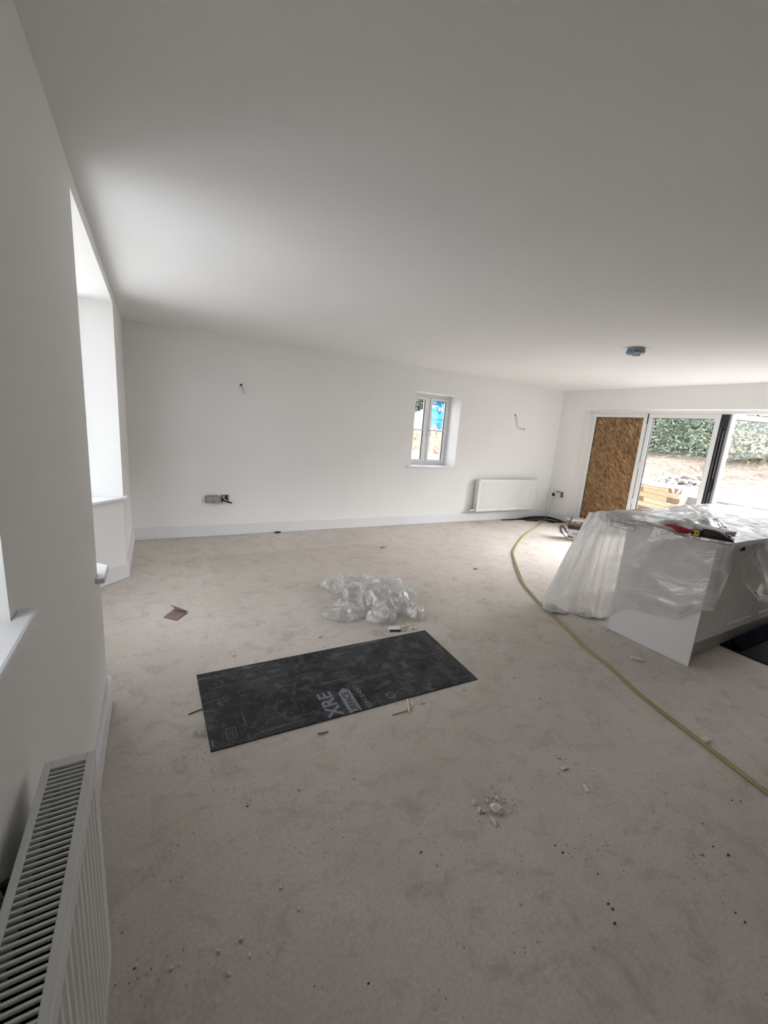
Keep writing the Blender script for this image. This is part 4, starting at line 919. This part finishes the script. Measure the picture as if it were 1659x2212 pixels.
CR = [(1.359, -4.364), (1.358, -4.403), (1.369, -4.411), (1.474, -4.366), (1.463, -4.389), (1.418, -4.378), (1.477, -4.411), (1.488, -4.329), (1.884, -4.407), (1.864, -4.405), (1.906, -4.35), (1.905, -4.331), (1.826, -4.409), (1.892, -4.289), (1.718, -4.18), (1.372, -4.478), (1.593, -4.331), (1.439, -4.369), (1.509, -4.44),
      (0.649, -2.881), (0.539, -2.0), (0.947, -1.662), (0.461, -2.673), (1.232, -2.857), (0.42, -2.375), (1.71, -3.008), (2.89, -2.745), (0.56, -4.335), (0.596, -4.418), (0.954, -4.046), (0.240, -4.402), (0.378, -4.483), (0.358, -4.418), (0.422, -4.419), (0.436, -4.468), (0.726, -4.003), (0.365, -3.751)]
for i in range(40): CR.append((1.43+R.gauss(0, 0.06), -4.40+R.gauss(0, 0.04)))
for i in range(22): CR.append((1.86+R.gauss(0, 0.09), -4.38+R.gauss(0, 0.09)))
BIG = {19: 0.010, 22: 0.006, 23: 0.013, 25: 0.011, 27: 0.006, 26: 0.012, 8: 0.011, 9: 0.009, 10: 0.008, 0: 0.010, 1: 0.010, 2: 0.009}
for i, (x, y) in enumerate(CR):
    r = BIG.get(i, R.uniform(0.0035, 0.0075) if i < 37 else R.uniform(0.002, 0.0055))
    stone('plaster_crumb', 'small pale plaster crumb lying on the bare floor', x, y, r, i+20, plaster, (1, R.uniform(0.6, 1.2), 0.7), 'plaster crumbs on the floor', 'crumb')
DK = [(2.094, -4.911), (2.109, -4.954), (2.427, -4.845), (2.459, -4.864), (1.577, -4.774), (1.52, -4.85), (1.518, -4.866), (1.485, -4.894), (1.523, -4.636), (1.527, -4.666), (2.168, -4.843), (1.887, -5.087), (1.892, -5.059), (1.045, -4.436), (0.713, -4.671), (0.153, -4.358), (0.522, -3.99), (-0.06, -1.99)]
for i, (x, y) in enumerate(DK): stone('grit_speck', 'small dark grit speck on the floor', x, y, R.uniform(0.003, 0.0055), i+90, grit, (1.4, 0.8, 0.4), 'dark grit specks on the floor', 'grit')

# ---- yellow-green extension cable, doubled, from the plug across the floor
CP = [(6.60, -0.26, 0.008), (6.282, -0.48, 0.008), (5.85, -0.727, 0.008), (5.275, -1.047, 0.008), (4.841, -1.335, 0.008), (4.386, -1.67, 0.008), (4.171, -1.886, 0.008), (3.865, -2.235, 0.008), (3.577, -2.587, 0.008), (3.408, -2.875, 0.008), (3.295, -3.082, 0.008), (3.235, -3.226, 0.008), (3.143, -3.447, 0.008), (3.008, -3.712, 0.008), (2.937, -3.931, 0.008), (2.823, -4.193, 0.008), (2.752, -4.427, 0.008), (2.707, -4.595, 0.008), (2.659, -4.781, 0.008), (2.626, -4.904, 0.008), (2.58, -5.2, 0.008), (2.60, -5.7, 0.008)]
ec = thing('extension_cable', 'doubled yellow-green extension cable snaking across the floor', 'cable')
P = smooth_path(CP, 8)
for sgn in (-1, 1):
    bm = BM(); pts = []
    for i, p in enumerate(P):
        t = (P[min(i+1, len(P)-1)]-P[max(i-1, 0)]).normalized(); n_ = Vector((-t.y, t.x, 0)); wob = 0.0068+0.009*max(0, noise.noise(Vector((i*0.06, 0, 0))))*(1 if p.x > 3.6 else 0.15)
        pts.append(p+n_*sgn*wob)
    tube(bm, pts, 0.0062, 8, 1); obj('strand', bm, cordm, ec, smooth=True)
bm = BM(); tube(bm, [(6.94, -0.165, 0.452), (6.93, -0.17, 0.40), (6.88, -0.18, 0.25), (6.80, -0.20, 0.08), (6.72, -0.225, 0.015), (6.60, -0.26, 0.009)], 0.0055, 8); obj('plug_lead', bm, plain('pale_grey_lead', (0.36, 0.37, 0.26), 0.5), ec, smooth=True)

# ---- black cable tangle, tub, board and timber in the corner
tg = thing('black_cable_tangle', 'tangle of flat black cables along the skirting below the far radiator', 'cable')
TP = [[(5.72, -0.10, 0.006), (6.0, -0.12, 0.006), (6.30, -0.11, 0.012), (6.62, -0.06, 0.03), (6.80, -0.10, 0.02)], [(6.15, -0.14, 0.008), (6.4, -0.22, 0.008), (6.6, -0.30, 0.008), (6.72, -0.38, 0.012), (6.86, -0.46, 0.015)],
      [(6.10, -0.13, 0.010), (6.45, -0.08, 0.03), (6.75, -0.10, 0.035), (6.90, -0.18, 0.03), (6.92, -0.42, 0.02)], [(6.20, -0.20, 0.006), (6.35, -0.30, 0.008), (6.55, -0.28, 0.02), (6.70, -0.33, 0.02), (6.84, -0.52, 0.01)],
      [(6.30, -0.11, 0.02), (6.52, -0.20, 0.03), (6.75, -0.22, 0.03), (6.85, -0.34, 0.03), (6.93, -0.54, 0.01)], [(6.55, -0.43, 0.006), (6.70, -0.45, 0.012), (6.80, -0.50, 0.02), (6.9, -0.50, 0.02)], [(6.45, -0.36, 0.006), (6.6, -0.47, 0.006), (6.66, -0.52, 0.006)]]
for k, pts in enumerate(TP):
    bm = BM(); tube(bm, pts, [0.018, 0.012, 0.02, 0.012, 0.016, 0.018, 0.008][k], 7)
    for v in bm.verts: v.co.z = max(0.002, v.co.z*0.75); v.co.y = min(v.co.y, -0.02); v.co.x = min(v.co.x, W-0.02)
    obj('cable_run', bm, blackm, tg, smooth=True)
loopc = thing('black_lead', 'loose loop of black lead beside the tub with a black lid', 'cable')
bm = BM(); tube(bm, [(6.86, -0.70, 0.14), (6.66, -0.82, 0.15), (6.45, -0.96, 0.08), (6.28, -1.12, 0.02), (6.20, -1.22, 0.026), (6.10, -1.25, 0.025), (6.22, -1.08, 0.025), (6.42, -0.92, 0.012), (6.55, -0.74, 0.01), (6.46, -0.78, 0.01), (6.24, -0.97, 0.012), (6.10, -1.10, 0.012)], 0.009, 8); obj('lead', bm, blackp, loopc, smooth=True)
tub = thing('plastic_tub', 'grey-white tub with a black lid and dark red lettering on the floor', 'tub')
MTub = T0((5.945, -1.462, 0.0)) @ Matrix.Rotation(math.radians(-52), 4, 'Z')
bm = BM(); a, b = 0.13, 0.115
lo = [bm.verts.new(MTub @ Vector((sx*a*0.92, sy*b*0.92, 0.002))) for sx, sy in ((-1, -1), (1, -1), (1, 1), (-1, 1))]; hi = [bm.verts.new(MTub @ Vector((sx*a, sy*b, 0.185))) for sx, sy in ((-1, -1), (1, -1), (1, 1), (-1, 1))]
bm.faces.new(lo[::-1]); bm.faces.new(hi)
for i in range(4): bm.faces.new((lo[i], lo[(i+1) % 4], hi[(i+1) % 4], hi[i]))
obj('tub_body', bm, plain('tub_plastic', (0.55, 0.56, 0.58), 0.4, var=0.05, vscale=20), tub, bevel=0.012)
bm = BM(); box(bm, (-0.138, -0.123, 0.180), (0.138, 0.123, 0.238), MTub); obj('lid', bm, blackp, tub, bevel=0.01)
Xd = MTub.to_3x3() @ Vector((1, 0, 0)); Yn = MTub.to_3x3() @ Vector((0, -1, 0))
def tubp(x, z): return MTub @ Vector((x, -0.1165+0.0092*(1-z/0.185)*0.9, z))
text_mesh('lettering', 'EASY', inkred, tub, tubp(-0.055, 0.098), Xd, (0, 0, 1), 0.13, 0.036, 0.004)
bm = BM(); box(bm, (-0.118, -0.119, 0.050), (-0.045, -0.105, 0.064), MTub); box(bm, (0.01, -0.119, 0.03), (0.06, -0.105, 0.056), MTub); obj('label_block', bm, blackp, tub)
bm = BM(); box(bm, (-0.122, -0.112, 0.0), (0.122, 0.10, 0.022), MTub); obj('tub_foot', bm, plain('tub_base_yellow', (0.48, 0.42, 0.20), 0.5), tub)
bm = BM(); prism(bm, [(6.215, -1.003), (5.93, -1.30), (6.06, -1.45), (6.36, -1.16)], 0.002, 0.014); tag(obj('white_square_board', bm, plain('white_board', (0.78, 0.79, 0.82), 0.35)), 'white square board lying flat beside the tub', 'board')
tb = thing('timber_block', 'golden timber block with a pale board on top behind the tub', 'timber')
MTb = T0((6.80, -0.86, 0.0)) @ Matrix.Rotation(math.radians(-36), 4, 'Z')
for k in range(3):
    bm = BM(); box(bm, (-0.16+k*0.105, -0.06, 0.001), (-0.16+k*0.105+0.095, 0.08, 0.125), MTb); obj('timber_piece', bm, timber, tb, bevel=0.004)
bm = BM(); box(bm, (-0.18, -0.08, 0.1255), (0.24, 0.12, 0.140), MTb); obj('top_board', bm, paperw, tb)

# ================================================================== OUTSIDE
bm = BM(); box(bm, (W+T+0.001, -14, -0.32), (10.9, 12, -0.10)); struct('ground_patio', bm, paving, 'pale patio outside the folding doors', 'ground')
bm = BM(); box(bm, (10.9, -16, -0.3), (13.4, 1.2, 0.45)); struct('ground_path', bm, paving, 'raised pale path beyond the patio', 'ground')
bm = BM(); box(bm, (10.88, -16, 0.45), (11.0, -0.95, 0.475)); box(bm, (13.3, -16, 0.45), (13.55, 1.2, 0.49)); struct('trim_1', bm, kerbm, 'white kerb along the raised path', 'kerb')
# soil bank
bm = BM(); nx, ny = 60, 110; g = []
for i in range(nx+1):
    row = []
    for j in range(ny+1):
        x = 10.9+14*i/nx; y = -18+34*j/ny
        base = 0.44+0.85*min(1, max(0, (x-13.3)/4.2)) if y < 1.2 else 0.55+0.75*min(1, max(0, (x-12.0)/5.5))
        if x > 17.5: base += (x-17.5)*0.12
        edge = min(1, max(0, (x-13.4)/0.5)) if y < 1.2 else 1
        z = base+edge*(0.10*noise.noise(Vector((x*1.1, y*0.7, 0)))+0.06*noise.noise(Vector((x*2.6, y*1.6, 5)))+0.05*ridge(Vector((x*1.4, y*0.35, 8))))-(0.10 if edge == 0 else 0)
        row.append(bm.verts.new((x, y, z)))
    g.append(row)
for i in range(nx):
    for j in range(ny): bm.faces.new((g[i][j], g[i+1][j], g[i+1][j+1], g[i][j+1]))
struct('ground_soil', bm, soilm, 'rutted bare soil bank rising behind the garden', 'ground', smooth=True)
bm = BM(); box(bm, (-7, -11, -0.4), (-T-0.001, -3.75, -0.12)); struct('ground_light_blocker', bm, soilm, 'added dark ground, out of view, dimming the nearest window', 'ground')  # unseen dark slab added to cut light rising through the near window
# timber planter: each board its own piece
pl = thing('timber_planter', 'raised planter of stacked sawn timbers beyond the patio', 'planter')
C0 = Vector((10.0, -0.86, 0)); dA = Vector((0.42, 1.06, 0)).normalized(); dB = Vector((2.0, 0.45, 0)).normalized()
def board_mesh(L, h):
    bm = BM(); box(bm, (0.003, 0, 0.0025), (L-0.003, 0.075, h-0.0025)); bmesh.ops.recalc_face_normals(bm, faces=bm.faces); me = bpy.data.meshes.new('board'); bm.to_mesh(me); bm.free(); return me
ROWS = [-0.10+0.11*k for k in range(7)]
for d_, total, side in ((dA, 3.6, 1), (dB, 3.0, -1)):
    nrm = Vector((0, 0, 1)).cross(d_)*(1 if side > 0 else -1)
    for k, z in enumerate(ROWS):
        s = 0.0; n_ = 0
        cuts = [0]
        if k % 2 == 0: cuts += [0.26]
        while cuts[-1] < total: cuts.append(cuts[-1]+R.uniform(0.75, 1.05))
        for q, (a, b) in enumerate(zip(cuts, cuts[1:])):
            me = board_mesh(b-a, 0.11); me.materials.append(plankd if (k % 2 == 0 and q == 0) or R.random() < 0.12 else plankm)
            o = bpy.data.objects.new('timber', me); COL.objects.link(o); o.parent = pl
            inn = -nrm if False else nrm
            # thickness goes inward (towards the planter's middle)
            mid = C0+dA*1.8+dB*1.5; inward = nrm if (mid-C0).dot(nrm) > 0 else -nrm
            pos = C0+d_*a
            o.matrix_world = Matrix(((d_.x, inward.x, 0, pos.x), (d_.y, inward.y, 0, pos.y), (0, 0, 1, z), (0, 0, 0, 1)))
bm = BM(); A = C0+dA*0.05+dB*0.05; 
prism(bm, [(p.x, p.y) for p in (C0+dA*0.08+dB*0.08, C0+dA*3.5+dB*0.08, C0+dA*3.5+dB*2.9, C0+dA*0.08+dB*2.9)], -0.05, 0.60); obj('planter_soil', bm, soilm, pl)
bm = BM(); n = 30; g = []
for i in range(n+1):
    row = []
    for j in range(7):
        u = -0.05+3.6*i/n; v = -0.04+0.5*j/6; p = C0+dA*u+dB*v; z = 0.685+0.05*ridge(Vector((u*2, v*5, 2)))
        if j == 0: z -= 0.05+0.20*max(0, 1-abs(u-0.06)/0.12)
        row.append(bm.verts.new((p.x, p.y, z)))
    g.append(row)
for i in range(n):
    for j in range(6): bm.faces.new((g[i][j], g[i+1][j], g[i+1][j+1], g[i][j+1]))
tag(obj('white_membrane', bm, membrane, smooth=True, solid=0.004), 'white membrane laid along the top of the timber planter', 'membrane')
bm = BM()
for k in range(60):
    x = 12.1+R.uniform(-0.5, 0.9); y = 0.05+R.gauss(0, 0.35); lump(bm, (x, y, 0.62+0.25*max(0, 1-abs(y)/0.8)*R.random()), R.uniform(0.05, 0.14), k, 0.4, 1, (1.3, 1, 0.6))
tag(obj('rubble_heap', bm, rubm), 'heap of pale rubble and rags behind the timber planter', 'rubble', kind='stuff')
# shrubs along the bank
def shrub(nm, label, c, r, n, mat, sd, group, size=0.11, trunk=None):
    rr = random.Random(sd); root = thing(nm, label, 'shrub', group); vs, fs = [], []
    for k in range(n):
        d_ = Vector((rr.gauss(0, 1), rr.gauss(0, 1), rr.gauss(0, 1))).normalized(); rad = rr.uniform(0.55, 1.0)*(1+0.35*noise.noise(d_*2.2+Vector((sd, 0, 0))))
        p = Vector(c)+Vector((d_.x*r[0], d_.y*r[1], d_.z*r[2]))*rad; s = size*rr.uniform(0.5, 1.2)
        a = Vector((rr.gauss(0, 1), rr.gauss(0, 1), rr.gauss(0, 1))).normalized(); b = a.cross(d_+Vector((0.01, 0.3, 0.6))).normalized(); b = b if b.length > 0.5 else Vector((1, 0, 0))
        i0 = len(vs); vs += [p-a*s, p+b*s*0.45, p+a*s, p-b*s*0.45]; fs.append((i0, i0+1, i0+2, i0+3))
    me = bpy.data.meshes.new('foliage'); me.from_pydata([tuple(v) for v in vs], [], fs); me.materials.append(mat)
    o = bpy.data.objects.new('foliage', me); COL.objects.link(o); o.parent = root
    bm = BM(); base = Vector((c[0], c[1], c[2]-r[2]*1.0))
    for k in range(5): tube(bm, [base, base+Vector((rr.uniform(-.3, .3)*r[0], rr.uniform(-.3, .3)*r[1], r[2]*0.9)), Vector(c)+Vector((rr.uniform(-.6, .6)*r[0], rr.uniform(-.6, .6)*r[1], rr.uniform(0, .5)*r[2]))], 0.03, 5, 3)
    obj('stems', bm, barkm, root)
    return root
SH = [(18.6, 4.9, 2.2, 1.9, 2.3, 2.2), (18.4, 2.3, 1.9, 1.7, 1.9, 1.7), (18.9, -0.2, 1.7, 1.6, 1.7, 1.5), (19.2, -2.6, 1.8, 1.6, 1.8, 1.3), (18.6, -4.9, 1.9, 1.7, 1.8, 1.3), (19.6, 7.6, 2.6, 2.0, 2.2, 2.4)]
SL = ['tall green shrub seen through the left half of the second door leaf', 'bushy green shrub seen through the second door leaf above the planter', 'green shrub behind the black edge of the folded door leaf', 'low green shrub seen through the opened third door leaf', 'green shrub at the right end of the soil bank', 'tall shrub hidden mostly behind the strand board']
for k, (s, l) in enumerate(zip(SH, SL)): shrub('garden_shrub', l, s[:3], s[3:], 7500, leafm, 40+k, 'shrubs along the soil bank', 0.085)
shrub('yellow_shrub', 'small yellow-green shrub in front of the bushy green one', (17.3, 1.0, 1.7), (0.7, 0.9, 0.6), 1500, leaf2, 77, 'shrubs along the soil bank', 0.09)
# fence panels and house behind
fn = thing('garden_fence', 'weathered board fence behind the shrubs', 'fence')
for k in range(28): bobj('fence_board', (21.5, -5.0+0.42*k, 1.4), (21.55, -5.0+0.42*k+0.40, 3.05+0.03*(k % 2)), fencem, fn)
for k in range(5): bobj('fence_post', (21.38, -4.2+2.5*k, 1.3), (21.5, -4.08+2.5*k, 3.35), cream, fn)
hs = thing('house', 'brown house with a white framed window beyond the fence', 'house')
bobj('wall', (27, -9, 0.5), (33, 3.5, 4.6), brickm, hs)
bm = BM(); prism(bm, [(26.6, -9.4), (33.4, -9.4), (33.4, 3.9), (26.6, 3.9)], 4.6, 4.75)
obj('eaves', bm, kerbm, hs); bm = BM(); extrude_profile(bm, [Vector((26.5, -9.4, 4.75)), Vector((30, -9.4, 7.0)), Vector((33.5, -9.4, 4.75))], [Vector((0, 0, 0)), Vector((0, 13.3, 0))]); obj('roof', bm, roofm, hs)
for yy in (-1.2, -4.6):
    bm = BM(); frame_bars(bm, Matrix(((0, 1, 0, 26.93), (1, 0, 0, yy), (0, 0, 1, 2.2), (0, 0, 0, 1))), 1.5, 1.3, 0.1, 0.08, [0.75]); wf = obj('window_frame', bm, kerbm, hs)
    bobj('window_pane', (26.96, yy+0.1, 2.3), (26.98, yy+1.4, 3.4), plain('dark_pane', (0.16, 0.20, 0.26), 0.1), wf)
# ---- beyond the small window
bm = BM(); n = 44; g = []
for i in range(n+1):
    row = []
    for j in range(n+1):
        x = -3+26*i/n; y = T+0.01+11.5*j/n; z = -0.10+0.72*min(1, max(0, (y-0.6)/2.6))+0.04*noise.noise(Vector((x*1.5, y*1.5, 2)))
        if x > 7.3 and y < 2.5: z = min(z, -0.13)
        if x > 10.5: z = min(z, 0.5)
        row.append(bm.verts.new((x, y, z)))
    g.append(row)
for i in range(n):
    for j in range(n): bm.faces.new((g[i][j], g[i+1][j], g[i+1][j+1], g[i][j+1]))
struct('ground_stony', bm, paleground, 'pale stony ground outside the small window', 'ground', smooth=True)
bm = BM(); n, m_ = 130, 40; g = []
for i in range(n+1):
    row = []
    for j in range(m_+1):
        x = 5+15*i/n; y = 8.6+9*j/m_; z = 0.35+1.12*min(1, max(0, (y-8.7)/2.6))+0.07*noise.noise(Vector((x*5, y*5, 2)))+0.06*noise.noise(Vector((x*11, y*11, 4)))
        row.append(bm.verts.new((x, y, z)))
    g.append(row)
for i in range(n):
    for j in range(m_): bm.faces.new((g[i][j], g[i+1][j], g[i+1][j+1], g[i][j+1]))
struct('ground_gravel', bm, gravel, 'orange gravel bank outside the small window', 'ground')
bc = thing('blue_container', 'bright blue site container with an arched top seen through the small window', 'container')
yb = 12.6
bm = BM(); ring = [(12.92, 1.42), (12.86, 2.62)]+[(12.86+2.82*k/10, 2.62+0.34*math.sin(math.pi*k/10)+0.05*k/10) for k in range(1, 10)]+[(15.68, 2.62), (15.6, 1.42)]
extrude_profile(bm, [Vector((x, yb, z)) for x, z in ring], [Vector((0, 0, 0)), Vector((2.0, 2.2, 0))]); obj('body', bm, bluec, bc, bevel=0.02)
bobj('top_hood', (13.16, yb+0.05, 2.86), (14.9, yb+1.2, 3.12), bluec, bc, bevel=0.02)
bm = BM(); box(bm, (13.22, yb-0.04, 2.98), (13.8, yb+0.06, 3.03)); box(bm, (13.415, yb-0.05, 2.40), (13.44, yb, 2.98)); box(bm, (12.9, yb-0.02, 2.09), (15.5, yb, 2.11)); box(bm, (13.22, yb-0.02, 1.62), (13.48, yb, 1.90)); obj('ribs', bm, blued, bc)
for x in (13.30, 13.45): bobj('pale_panel', (x, yb-0.05, 2.50), (x+0.095, yb-0.01, 2.70), cream, bc, bevel=0.02)
bm = BM()
for k in range(40):
    x = 12.72+R.uniform(-0.3, 0.55); lump(bm, (x, 12.0+R.uniform(-0.25, 0.25), 1.5+0.30*max(0, 1-abs(x-12.82)/0.35)*R.random()), R.uniform(0.035, 0.09), 200+k, 0.4, 1, (1.1, 1, 0.8))
tag(obj('rubble_heap', bm, rubm), 'pale rubble heaped in front of the blue container', 'rubble', kind='stuff')
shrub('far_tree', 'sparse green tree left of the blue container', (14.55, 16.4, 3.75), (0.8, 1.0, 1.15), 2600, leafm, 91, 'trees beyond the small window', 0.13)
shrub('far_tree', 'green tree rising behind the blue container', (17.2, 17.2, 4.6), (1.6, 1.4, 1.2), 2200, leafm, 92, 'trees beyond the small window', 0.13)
bm = BM(); tube(bm, [(12.75, 14.2, 1.3), (12.76, 14.2, 2.2), (12.78, 14.2, 2.9)], 0.06, 6, 3); box(bm, (12.3, 14.1, 1.4), (12.72, 14.2, 1.72))
tag(obj('post', bm, plain('grey_post', (0.22, 0.2, 0.2), 0.9)), 'grey post and low board left of the blue container', 'post')
